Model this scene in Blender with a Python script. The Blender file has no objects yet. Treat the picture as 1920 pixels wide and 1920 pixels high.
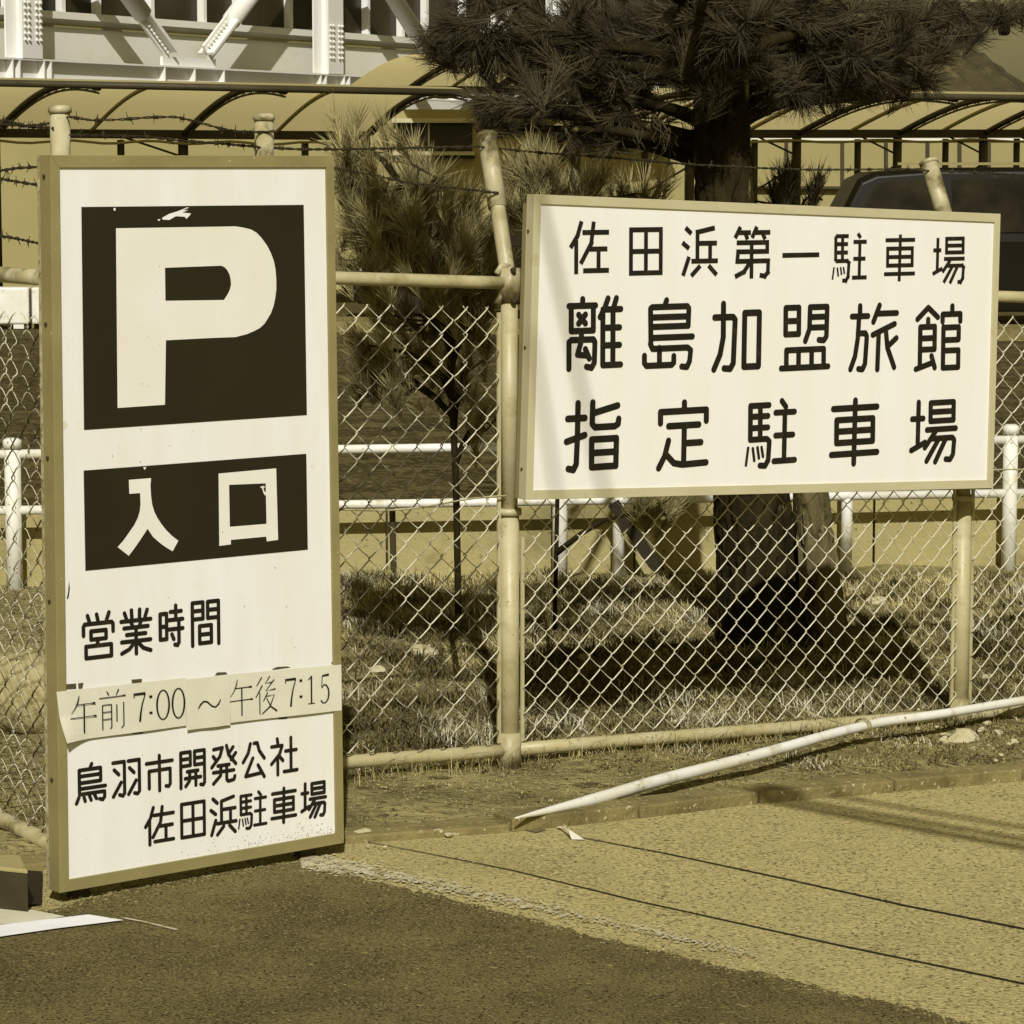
import bpy, math, random
import numpy as np
from mathutils import Vector, Matrix
from mathutils.geometry import tessellate_polygon
random.seed(7); rng = np.random.default_rng(11)
C = bpy.context.scene.collection

# ------------------------------------------------------------------ camera
FPX, HZ, H = 5700.0, 321.0, 1.81           # focal length in photo pixels, horizon row, eye height
PIT = math.atan((960-HZ)/FPX)
cam_d = bpy.data.cameras.new('camera'); cam = bpy.data.objects.new('camera', cam_d); C.objects.link(cam)
cam.location = (0, 0, H); cam.rotation_euler = (math.pi/2-PIT, 0, 0)
cam_d.sensor_width = 36; cam_d.lens = 36*FPX/1920; cam_d.clip_start = .1; cam_d.clip_end = 2000
bpy.context.scene.camera = cam
# ------------------------------------------------------------------ light
SUN_EL, SUN_AZ = 39.0, 2.0                 # the sun stands behind the camera
W = bpy.data.worlds.new('World'); bpy.context.scene.world = W; W.use_nodes = True
nt = W.node_tree; nt.nodes.clear()
sky = nt.nodes.new('ShaderNodeTexSky'); sky.sky_type = 'NISHITA'; sky.sun_disc = False
sky.sun_elevation = math.radians(SUN_EL); sky.sun_rotation = math.radians(180+SUN_AZ); sky.dust_density = 2.0
bw = nt.nodes.new('ShaderNodeRGBToBW'); mul = nt.nodes.new('ShaderNodeMix'); mul.data_type = 'RGBA'; mul.blend_type = 'MULTIPLY'
mul.inputs[0].default_value = 1; mul.inputs[7].default_value = (1.0, .86, .38, 1)
bg = nt.nodes.new('ShaderNodeBackground'); bg.inputs[1].default_value = .050
wo = nt.nodes.new('ShaderNodeOutputWorld')
nt.links.new(sky.outputs[0], bw.inputs[0]); nt.links.new(bw.outputs[0], mul.inputs[6])
nt.links.new(mul.outputs[2], bg.inputs[0]); nt.links.new(bg.outputs[0], wo.inputs[0])
sd = bpy.data.lights.new('sun', 'SUN'); sd.energy = 4.25; sd.angle = math.radians(.53); sd.color = (1, .975, .92)
sun = bpy.data.objects.new('sun', sd); C.objects.link(sun)
sun.rotation_euler = (math.radians(90-SUN_EL), 0, math.radians(SUN_AZ))
sun.location = (0, -20, 20)
vs = bpy.context.scene.view_settings
vs.view_transform = 'Standard'; vs.look = 'None'; vs.exposure = 0; vs.gamma = 1; vs.use_curve_mapping = False
SUNV = Vector((math.sin(math.radians(SUN_AZ))*math.cos(math.radians(SUN_EL)), -math.cos(math.radians(SUN_AZ))*math.cos(math.radians(SUN_EL)), math.sin(math.radians(SUN_EL))))

# ------------------------------------------------------------------ surveying the photograph
CO = Vector((0, 0, H)); FW = Vector((0, math.cos(PIT), -math.sin(PIT))); UP = Vector((0, math.sin(PIT), math.cos(PIT)))
def ray(px, py): return FW + Vector((1, 0, 0))*((px-960)/FPX) - UP*((py-960)/FPX)
def P(px, py, Y):
    r = ray(px, py); return CO + r*(Y/r.y)
def G(x, y):                               # the verge falls gently to the right
    t = min(max(x, 0.0), 3.0); fade = min(max((12.6-y)/1.6, 0.0), 1.0)
    return -.045*t*fade
def hz(px, py, z=0.0):
    r = ray(px, py); return CO + r*((z-H)/r.z)
def hg(px, py, off=0.0):
    p = hz(px, py, off)
    for _ in range(6): p = hz(px, py, G(p.x, p.y)+off)
    return p
def hp(px, py, p0, n):
    r = ray(px, py); return CO + r*((p0-CO).dot(n)/r.dot(n))

# ------------------------------------------------------------------ materials
def sep(L):                                # sepia toned: dark tones are olive brown, light tones cream
    pts = [(0, 1.25, .42), (.1, 1.23, .41), (.3, 1.16, .43), (.42, 1.10, .62), (.55, 1.06, .74), (.7, 1.02, .86), (.8, .995, 1.02), (1, .99, 1.04)]
    for a, b in zip(pts, pts[1:]):
        if L <= b[0]:
            t = (L-a[0])/(b[0]-a[0]); r = a[1]+(b[1]-a[1])*t; bl = a[2]+(b[2]-a[2])*t
            return (min(L*r, .95), L, L*bl, 1)
    return (L*.99, L, L*1.02, 1)
def sepw(L): return (min(L*1.16, .95), L, L*(.40+.12*min(1, L)), 1)
def mat(name, L, L2=None, scale=8.0, rough=.7, bump=0.0, bscale=None, detail=6, metal=0.0, speck=None, L3=None, s3=1.0, t3=(.55, .65), spec=.3, stretch=None, trans=0.0, coat=0.0, warm=False, world=False):
    sep = sepw if warm else globals()['sep']
    m = bpy.data.materials.new(name); m.use_nodes = True; t = m.node_tree; b = t.nodes['Principled BSDF']
    b.inputs['Roughness'].default_value = rough; b.inputs['Metallic'].default_value = metal
    b.inputs['Specular IOR Level'].default_value = spec
    b.inputs['Coat Weight'].default_value = coat
    tc = t.nodes.new('ShaderNodeTexCoord'); vec = tc.outputs['Object']
    if world: vec = t.nodes.new('ShaderNodeNewGeometry').outputs['Position']
    if stretch:
        mp = t.nodes.new('ShaderNodeMapping'); mp.inputs['Scale'].default_value = stretch
        t.links.new(vec, mp.inputs[0]); vec = mp.outputs[0]
    def noise(s, d=detail, r=.6):
        n = t.nodes.new('ShaderNodeTexNoise'); n.inputs['Scale'].default_value = s; n.inputs['Detail'].default_value = d
        n.inputs['Roughness'].default_value = r; t.links.new(vec, n.inputs['Vector']); return n.outputs['Fac']
    if L2 is None: L2 = L*.9
    rp = t.nodes.new('ShaderNodeValToRGB'); rp.color_ramp.elements[0].position = .32; rp.color_ramp.elements[1].position = .68
    rp.color_ramp.elements[0].color = sep(L2); rp.color_ramp.elements[1].color = sep(L)
    t.links.new(noise(scale), rp.inputs[0]); col = rp.outputs[0]
    def over(fac, L_):
        nonlocal col
        mx = t.nodes.new('ShaderNodeMix'); mx.data_type = 'RGBA'; t.links.new(fac, mx.inputs[0]); t.links.new(col, mx.inputs[6])
        mx.inputs[7].default_value = sep(L_); col = mx.outputs[2]
    def thr(src, a, b_):
        r = t.nodes.new('ShaderNodeMapRange'); r.inputs[1].default_value = a; r.inputs[2].default_value = b_; t.links.new(src, r.inputs[0]); return r.outputs[0]
    if L3 is not None: over(thr(noise(s3), *t3), L3)
    if speck:                              # list of (scale, lo, hi, L)
        for (s, lo, hi, Ls) in speck: over(thr(noise(s, 2, .5), lo, hi), Ls)
    t.links.new(col, b.inputs['Base Color'])
    if bump:
        bp = t.nodes.new('ShaderNodeBump'); bp.inputs['Strength'].default_value = 1; bp.inputs['Distance'].default_value = bump
        t.links.new(noise(bscale or scale*3), bp.inputs['Height']); t.links.new(bp.outputs[0], b.inputs['Normal'])
    if trans:
        tr = t.nodes.new('ShaderNodeBsdfTranslucent'); tr.inputs[0].default_value = sep(L); mx = t.nodes.new('ShaderNodeMixShader'); mx.inputs[0].default_value = trans
        t.links.new(b.outputs[0], mx.inputs[1]); t.links.new(tr.outputs[0], mx.inputs[2]); t.links.new(mx.outputs[0], t.nodes['Material Output'].inputs[0])
    return m
M = {}
M['panel'] = mat('painted_panel', .785, .73, 3, .55, stretch=(4, 4, .6), speck=[(60, .70, .78, .62)], L3=.74, s3=2)
M['panel2'] = mat('painted_panel_clean', .775, .735, 2.5, .5, stretch=(4, 4, .5), L3=.72, s3=2, t3=(.6, .8))
M['black'] = mat('black_paint', .017, .014, 5, .5)
M['pwhite'] = mat('letter_paint', .74, .70, 7, .6)
M['frame'] = mat('bronze_frame', .235, .19, 6, .5, L3=.18, s3=9, t3=(.6, .8), speck=[(80, .72, .8, .5)], warm=True)
M['frame2'] = mat('pale_frame', .46, .41, 5, .45, L3=.33, s3=12, t3=(.6, .8))
M['framechip'] = mat('chipped_edge', .45, .20, 40, .7, L3=.12, s3=60)
M['letter'] = mat('lettering_paint', .010, .007, 9, .6, L3=.018, s3=30)
M['paper'] = mat('laminated_paper', .66, .61, 5, .4, bump=.002, bscale=9)
M['ink'] = mat('ink', .009, .007, 5, .5)
M['tape'] = mat('dark_tape', .08, .05, 30, .6)
M['galv'] = mat('galvanised_pipe', .44, .33, 5, .45, L3=.22, s3=11, t3=(.52, .75), speck=[(90, .66, .76, .16)], bump=.0008, bscale=60, spec=.45, metal=0)
M['galvw'] = mat('galvanised_weathered', .46, .24, 9, .45, L3=.10, s3=11, t3=(.50, .64), bump=.001, bscale=40, spec=.4)
M['wire'] = mat('coated_wire', .62, .44, 12, .35, spec=.5, world=True, L3=.2, s3=4, t3=(.58, .66))
M['wire_rust_shade'] = mat('rust_shade_wire', .62, .40, 12, .45, spec=.4, world=True, L3=.045, s3=5, t3=(.46, .54))  # dark patches paint rust and unlit stretches of wire into the colour
M['barb'] = mat('rusty_barbed_wire', .035, .02, 30, .8)
M['white'] = mat('white_painted_pipe', .76, .64, 4, .4, L3=.42, s3=9, t3=(.56, .72), speck=[(40, .68, .74, .2)])
M['concrete'] = mat('concrete', .33, .27, 3, .9, bump=.004, bscale=60, L3=.2, s3=1.6, speck=[(45, .66, .74, .12)], warm=True)
M['kerb'] = mat('kerb_concrete', .21, .14, 6, .95, bump=.008, bscale=50, L3=.10, s3=7, t3=(.5, .7), speck=[(60, .64, .72, .42)], spec=.03)
M['slab'] = mat('old_road_concrete', .40, .35, 2.5, .95, bump=.008, bscale=90, L3=.29, s3=1.2, speck=[(80, .54, .62, .21), (95, .57, .65, .50), (85, .62, .68, .07)], spec=.03, warm=True)
M['asphalt'] = mat('asphalt', .125, .078, 1.6, .95, bump=.007, bscale=110, L3=.15, s3=3.2, t3=(.46, .78), speck=[(150, .54, .64, .21), (140, .57, .65, .018), (38, .70, .73, .24)], spec=.03)
M['lot'] = mat('parking_asphalt', .060, .03, .9, .95, bump=.01, bscale=40, L3=.09, s3=2.5, t3=(.5, .6), speck=[(20, .55, .63, .13)], spec=.03)  # pine shade is put into this dark mottled tone
M['seam'] = mat('joint_filler', .015, .012, 10, .9)
M['soil'] = mat('verge_soil', .36, .13, 3.5, 1, bump=.03, bscale=30, L3=.10, s3=7, speck=[(50, .6, .68, .06), (40, .66, .7, .42)], warm=True, spec=.03)
M['band'] = mat('pale_road_paint', .50, .42, 12, .9, L3=.25, s3=30, t3=(.5, .6))
M['paint'] = mat('road_paint', .85, .78, 8, .7, speck=[(60, .7, .76, .4)])
M['grass'] = mat('dry_grass', .66, .12, 3.5, .9, L3=.04, s3=7, t3=(.48,.58), warm=True, spec=.03)
M['grassd'] = mat('green_grass', .17, .06, 3, .9, spec=.03)
M['litter'] = mat('pine_litter', .46, .12, 7, .9, warm=True, spec=.03)
M['needle'] = mat('pine_needles', .060, .022, 3, .8)  # the shade inside the crown is put into this dark needle colour
M['needle2'] = mat('young_pine_needles', .37, .08, 6, .8, warm=True)
M['bark'] = mat('pine_bark', .026, .010, 9, 1, bump=.006, bscale=60, stretch=(1, 1, .35), L3=.11, s3=15, t3=(.62, .69), spec=.03)  # pale streaks paint sunlit strips of bark into the colour
M['stem_lit'] = mat('lit_stem_bark', .13, .02, 12, .9, bump=.01, bscale=40, stretch=(1, 1, .12))  # paler than the trunk: sunlight on the stem's bark painted into the colour
M['twig'] = mat('twig', .05, .03, 20, .9)
M['stone'] = mat('pale_stone', .5, .34, 12, .95, bump=.01, bscale=30, L3=.2, s3=20)
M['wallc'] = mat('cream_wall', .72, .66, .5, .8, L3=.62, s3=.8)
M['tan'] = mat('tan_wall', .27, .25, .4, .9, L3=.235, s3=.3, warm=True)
M['steel'] = mat('white_steel', .78, .72, .6, .5)
M['glass'] = mat('dark_glass', .04, .015, 1.2, .3, spec=.25)
M['carglass'] = mat('car_glass', .020, .006, 3, .25, spec=.08)  # noise patches imitate a reflection within the glass colour
M['carpaint'] = mat('black_car_paint', .008, .006, 1, .4, spec=.1)
M['rubber'] = mat('rubber', .02, .015, 5, .9)
M['dsteel'] = mat('dark_steel', .045, .03, 3, .6)
M['roof'] = mat('translucent_roof_sheet', .78, .70, .8, .6, trans=.6, warm=True)
M['rib'] = mat('roof_rib', .28, .24, 2, .6, warm=True)
M['hill'] = mat('wooded_hill', .060, .025, .12, 1, detail=12, bump=1.5, bscale=.25, L3=.12, s3=.3)
M['lamp'] = mat('lamp_glass', .8, .7, 20, .2)

# ------------------------------------------------------------------ mesh helpers
def link(name, me, parent=None, kind=None, label=None, loc=None):
    o = bpy.data.objects.new(name, me); C.objects.link(o)
    if parent: o.parent = parent
    if kind: o['kind'] = kind
    if label: o['label'] = label
    if loc is not None: o.location = loc
    return o
def thing(name, label, cat, loc=(0, 0, 0), group=None):
    o = bpy.data.objects.new(name, None); C.objects.link(o); o.location = loc; o.empty_display_size = .1
    o['label'] = label; o['category'] = cat
    if group: o['group'] = group
    return o
def tag(o, label, cat, group=None):
    o['label'] = label; o['category'] = cat
    if group: o['group'] = group
    return o
class MB:
    def __init__(s): s.v = []; s.f = []
    def add(s, vs, fs):
        n = len(s.v); s.v += [Vector(v) for v in vs]; s.f += [tuple(i+n for i in f) for f in fs]; return s
    def hexa(s, b, t):                      # bottom 4, top 4 (same winding)
        return s.add(list(b)+list(t), [(3, 2, 1, 0), (4, 5, 6, 7), (0, 1, 5, 4), (1, 2, 6, 5), (2, 3, 7, 6), (3, 0, 4, 7)])
    def box(s, c, sx, sy, sz, rz=0.0):      # centre, full sizes, turned about z
        c = Vector(c); R = Matrix.Rotation(rz, 3, 'Z'); a = []
        for z in (-.5, .5):
            for x, y in ((-.5, -.5), (.5, -.5), (.5, .5), (-.5, .5)): a.append(c+R@Vector((x*sx, y*sy, z*sz)))
        return s.hexa(a[:4], a[4:])
    def bar(s, a, b, w, h, up=Vector((0, 0, 1))):
        a = Vector(a); b = Vector(b); d = (b-a).normalized(); x = d.cross(up).normalized(); y = x.cross(d)
        q = [x*-w/2+y*-h/2, x*w/2+y*-h/2, x*w/2+y*h/2, x*-w/2+y*h/2]
        return s.hexa([a+k for k in q], [b+k for k in q])
    def tube(s, pts, r, n=10, cap=True, round_=False):
        pts = [Vector(p) for p in pts]; k = len(pts)
        rs = list(r) if isinstance(r, (list, tuple)) else [r]*k
        base = len(s.v); ref = None
        for i, p in enumerate(pts):
            d = (pts[min(i+1, k-1)]-pts[max(i-1, 0)]).normalized()
            if ref is None: ref = d.orthogonal().normalized()
            x = (ref-d*ref.dot(d)).normalized(); ref = x; y = d.cross(x)
            for j in range(n):
                a = 2*math.pi*j/n; s.v.append(p+(x*math.cos(a)+y*math.sin(a))*rs[i])
        for i in range(k-1):
            for j in range(n):
                a = base+i*n+j; b = base+i*n+(j+1) % n; s.f.append((a, b, b+n, a+n))
        if cap:
            s.f.append(tuple(base+j for j in range(n))[::-1]); s.f.append(tuple(base+(k-1)*n+j for j in range(n)))
        return s
    def poly(s, outer, holes=()):
        loops = [[Vector(p) for p in outer]]+[[Vector(p) for p in h] for h in holes]
        n = len(s.v)
        for l in loops: s.v += l
        s.f += [tuple(n+i for i in t) for t in tessellate_polygon(loops)]
        return s
    def mesh(s, name, m, smooth=False, offset=None):
        me = bpy.data.meshes.new(name); vs_ = s.v
        if offset is not None: vs_ = [v-offset for v in vs_]
        me.from_pydata([tuple(v) for v in vs_], [], s.f); me.materials.append(m)
        if smooth: me.polygons.foreach_set('use_smooth', [True]*len(me.polygons))
        me.update(); return me
    def obj(s, name, m, parent=None, smooth=False, kind=None, label=None, bevel=0):
        off = parent_world(parent)
        o = link(name, s.mesh(name, m, smooth, off), parent, kind, label)
        if bevel:
            b = o.modifiers.new('bevel', 'BEVEL'); b.width = bevel; b.segments = 2; b.limit_method = 'ANGLE'
        return o
def parent_world(p):
    o = Vector((0, 0, 0))
    while p is not None: o += Vector(p.location); p = p.parent
    return o
def single(mb, name, m, label, cat, group=None, smooth=False, loc=None):
    """one-mesh thing with its origin at its base"""
    if loc is None:
        n = len(mb.v); loc = sum(mb.v, Vector())/n; loc.z = min(v.z for v in mb.v)
    o = link(name, mb.mesh(name, m, smooth, Vector(loc)), loc=loc); tag(o, label, cat, group); return o
def np_mesh(name, verts, tris, m):
    me = bpy.data.meshes.new(name); verts = np.asarray(verts, dtype=np.float32); tris = np.asarray(tris, dtype=np.int32)
    me.vertices.add(len(verts)); me.vertices.foreach_set('co', verts.ravel())
    me.loops.add(tris.size); me.loops.foreach_set('vertex_index', tris.ravel())
    me.polygons.add(len(tris)); me.polygons.foreach_set('loop_start', np.arange(0, tris.size, 3, dtype=np.int32))
    me.materials.append(m); me.update(calc_edges=True); me.validate(); return me

# ------------------------------------------------------------------ fence line
PH = math.radians(34.7)
U = Vector((math.cos(PH), math.sin(PH), 0)); NB = Vector((-math.sin(PH), math.cos(PH), 0))   # NB: away from the camera
post_c = hp(955, 1445, Vector((0, 9.2, 0)), Vector((0, 1, 0))); S0 = Vector((post_c.x, 9.2, 0))
def F(s, z, n=0.0):
    return S0+U*s+NB*n+Vector((0, 0, z))
def s_of(px, py=900):
    p = hp(px, py, S0, NB); return (p-S0).dot(U)
S_R = s_of(1806); S_M = s_of(495, 300)

# ================================================================== SETTING
mb = MB(); mb.add([(-900, -60, -.5), (900, -60, -.5), (900, 900, -.5), (-900, 900, -.5)], [(0, 1, 2, 3)])
mb.obj('ground', M['soil'], kind='structure')
def grid(x0, x1, y0, y1, nx, ny, zf):
    vs_ = []; fs = []
    for j in range(ny+1):
        for i in range(nx+1):
            x = x0+(x1-x0)*i/nx; y = y0+(y1-y0)*j/ny; vs_.append((x, y, zf(x, y)))
    for j in range(ny):
        for i in range(nx):
            a = j*(nx+1)+i; fs.append((a, a+1, a+nx+2, a+nx+1))
    return vs_, fs
# kerb line (front top edge) read off the photograph
KPX = [(300, 1585), (645, 1556), (960, 1534), (1200, 1509), (1425, 1482), (1920, 1441)]
KW = [hg(x, y, .04) for x, y in KPX]
d0 = (KW[1]-KW[0]).normalized(); d1 = (KW[-1]-KW[-2]).normalized()
KL = [KW[1]-d0*9]+KW[1:]+[KW[-1]+d1*9]
def kerb_y(x):
    for a, b in zip(KL, KL[1:]):
        if a.x <= x <= b.x or b is KL[-1]:
            return a.y+(b.y-a.y)*(x-a.x)/(b.x-a.x)
    return KL[0].y
def wob(x, y, a=1.0):
    return a*(.5*math.sin(x*7.1+y*3.3)+.3*math.sin(x*15.7-y*11.9+1)+.2*math.sin(x*31+y*27+2)+.25*math.sin(x*2.3+y*1.1))
# verge: from the kerb to beyond the far wall
vs_, fs = [], []
nx, ny = 150, 110
for j in range(ny+1):
    for i in range(nx+1):
        x = -4+9*i/nx; yk = kerb_y(x)+.07; t = j/ny; y = yk+(13.9-yk)*t
        edge = min(1, (y-yk)/.12)
        vs_.append((x, y, G(x, y)+.004+wob(x, y, .014)*edge+(.02 if y > yk+.3 else .02*(y-yk)/.3)-.02))
for j in range(ny):
    for i in range(nx):
        a = j*(nx+1)+i; fs.append((a, a+1, a+nx+2, a+nx+1))
mb = MB(); mb.add(vs_, fs); mb.obj('verge_ground', M['soil'], kind='structure', smooth=True)
def vz(x, y):
    yk = kerb_y(x)+.07; edge = max(0, min(1, (y-yk)/.12))
    return G(x, y)+.004+wob(x, y, .014)*edge+(.02 if y > yk+.3 else .02*max(0, y-yk)/.3)-.02
# road in front of the kerb
vs_, fs = [], []
nx, ny = 90, 60
for j in range(ny+1):
    for i in range(nx+1):
        x = -5+10*i/nx; yk = kerb_y(x)+.02; y = -8+(yk+8)*(j/ny)**.7; vs_.append((x, y, G(x, y)))
for j in range(ny):
    for i in range(nx):
        a = j*(nx+1)+i; fs.append((a, a+1, a+nx+2, a+nx+1))
mb = MB(); mb.add(vs_, fs); mb.obj('road', M['slab'], kind='structure', smooth=True)
# dark asphalt patch with a ragged edge, 4 mm above
AB = [(-300, 1640), (60, 1712), (120, 1702), (250, 1668), (420, 1640), (560, 1618), (640, 1640), (880, 1698), (1060, 1745), (1250, 1792), (1440, 1832), (1600, 1868), (1830, 1925), (2100, 1990)]
ab = [hg(x, y) for x, y in AB]; line = []
for a, b in zip(ab, ab[1:]):
    n = 26
    for k in range(n):
        t = k/n; p = a.lerp(b, t); q = random.gauss(0, .009)+.010*math.sin(p.x*23)+.008*math.sin(p.x*57)
        line.append((p.x, p.y+q))
vs_, fs = [], []
rows = 40
for i, (x, y) in enumerate(line):
    for j in range(rows+1):
        yy = y+(-6-y)*(j/rows); vs_.append((x, yy, G(x, yy)+.005))
for i in range(len(line)-1):
    for j in range(rows):
        a = i*(rows+1)+j; fs.append((a, a+1, a+rows+2, a+rows+1))
mb = MB(); mb.add(vs_, fs); mb.obj('asphalt_surface', M['asphalt'], kind='structure')
# worn pale band along the asphalt edge
def strip(pxs, w, off, m, name, kind='structure', parent=None, wf=None):
    pts = [hg(x, y) for x, y in pxs]; dense = []
    for a, b in zip(pts, pts[1:]):
        for k in range(12): dense.append(a.lerp(b, k/12))
    dense.append(pts[-1]); m_ = MB(); v = []; f = []
    for i, p in enumerate(dense):
        d = (dense[min(i+1, len(dense)-1)]-dense[max(i-1, 0)]).normalized(); nrm = Vector((-d.y, d.x, 0))
        ww = (wf(i/len(dense)) if wf else 1)*w
        for sgn in (-1, 1):
            q = p+nrm*ww/2*sgn; v.append((q.x, q.y, G(q.x, q.y)+off))
    for i in range(len(dense)-1): f.append((2*i, 2*i+1, 2*i+3, 2*i+2))
    m_.add(v, f); return m_.obj(name, m, parent, kind=kind)
strip([(690, 1580), (880, 1617), (1200, 1692), (1560, 1771), (1920, 1846), (2300, 1925)], .012, .003, M['seam'], 'road_joint', wf=lambda t: .35+.8*t)
strip([(1080, 1570), (1250, 1602), (1480, 1651), (1700, 1700), (1920, 1743), (2300, 1815)], .013, .003, M['seam'], 'road_joint', wf=lambda t: .5+.8*t)
strip([(935, 1545), (1015, 1560)], .05, .003, mat('dark_concrete', .14, .10, 20, .9), 'dark_strip')  # short wide dark strip leading towards the road joint
mb = MB(); mb.poly([hg(x, y, .007) for x, y in [(-260, 1700), (0, 1702), (60, 1706), (122, 1718), (60, 1729), (0, 1733), (-260, 1760)]]); mb.obj('pale_concrete_pad', mat('pale_pad', .6, .52, 6, .9), kind='structure')
mb = MB(); mb.poly([hg(x, y, .010) for x, y in [(-260, 1762), (0, 1734), (166, 1714.5), (232, 1725), (110, 1740), (0, 1756), (-260, 1794)]]); mb.obj('painted_line', M['paint'], kind='structure')
strip([(228, 1726), (270, 1734), (332, 1749)], .010, .008, M['band'], 'worn_painted_line')
# kerb: stones laid end to end
kerb_root = bpy.data.objects.new('kerb', None); C.objects.link(kerb_root); kerb_root['kind'] = 'structure'
acc = 0
for a, b in zip(KL, KL[1:]):
    L_ = (b-a).length; n = max(1, round(L_/.62)); d = (b-a)/n; nn = Vector((-d.y, d.x, 0)).normalized()
    for k in range(n):
        if a.x+d.x*k < -3 or a.x+d.x*k > 4: continue
        g = .004; dn = d.normalized(); p = a+d*k+dn*g; q = a+d*(k+1)-dn*g
        p = Vector((p.x, p.y, G(p.x, p.y))); q = Vector((q.x, q.y, G(q.x, q.y))); j = random.uniform(-.003, .003)
        ht = .038 if p.x > -.2 else .022
        m_ = MB(); wv = nn*.10
        m_.hexa([p+Vector((0, 0, -.1)), q+Vector((0, 0, -.1)), q+wv+Vector((0, 0, -.1)), p+wv+Vector((0, 0, -.1))],
                [p+Vector((0, 0, ht+j)), q+Vector((0, 0, ht+j)), q+wv+Vector((0, 0, ht+.004)), p+wv+Vector((0, 0, ht+.004))])
        m_.obj('kerb_stone', M['kerb'], kerb_root, bevel=.006)
# parking lot beyond the wall
mb = MB(); mb.add(*grid(-40, 40, 13.95, 90, 8, 8, lambda x, y: .0)); mb.obj('parking_lot', M['lot'], kind='structure')
# far kerb strip of the car park
def at(px, py, Y): return P(px, py, Y)
a = hz(560, 622); b = hz(1960, 640)
m_ = MB(); up = Vector((0, 0, .12)); bk = Vector((0, 1.2, 0)); a = a+(a-b)*.4
m_.hexa([a, b, b+bk, a+bk], [a+up, b+up, b+bk+up, a+bk+up]); m_.obj('far_kerb', M['kerb'], kind='structure')
# hill
cx, cyy, czz = 30, 330, 0
vs_, fs = [], []
nx, ny = 120, 40
def hill_h(x):
    prof = [(-60, 8), (0, 12), (20, 14.5), (33, 17.4), (44, 17.0), (50.2, 14.6), (53, 12.2), (57, 10.2), (75, 4), (140, 1)]
    for (a_, ha), (b_, hb) in zip(prof, prof[1:]):
        if a_ <= x <= b_: return ha+(hb-ha)*(x-a_)/(b_-a_)
    return 1
for j in range(ny+1):
    for i in range(nx+1):
        x = -60+200*i/nx; t = j/ny; y = 300+60*t
        h = hill_h(x*330/330)*math.sin(math.pi*min(1, t*1.1)) if t < 1 else 0
        vs_.append((x, y, -.6+h*(1+.03*math.sin(x*1.3+y))+random.uniform(-.15, .15)))
for j in range(ny):
    for i in range(nx):
        a = j*(nx+1)+i; fs.append((a, a+1, a+nx+2, a+nx+1))
mb = MB(); mb.add(vs_, fs); mb.obj('hill', M['hill'], kind='structure')

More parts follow.
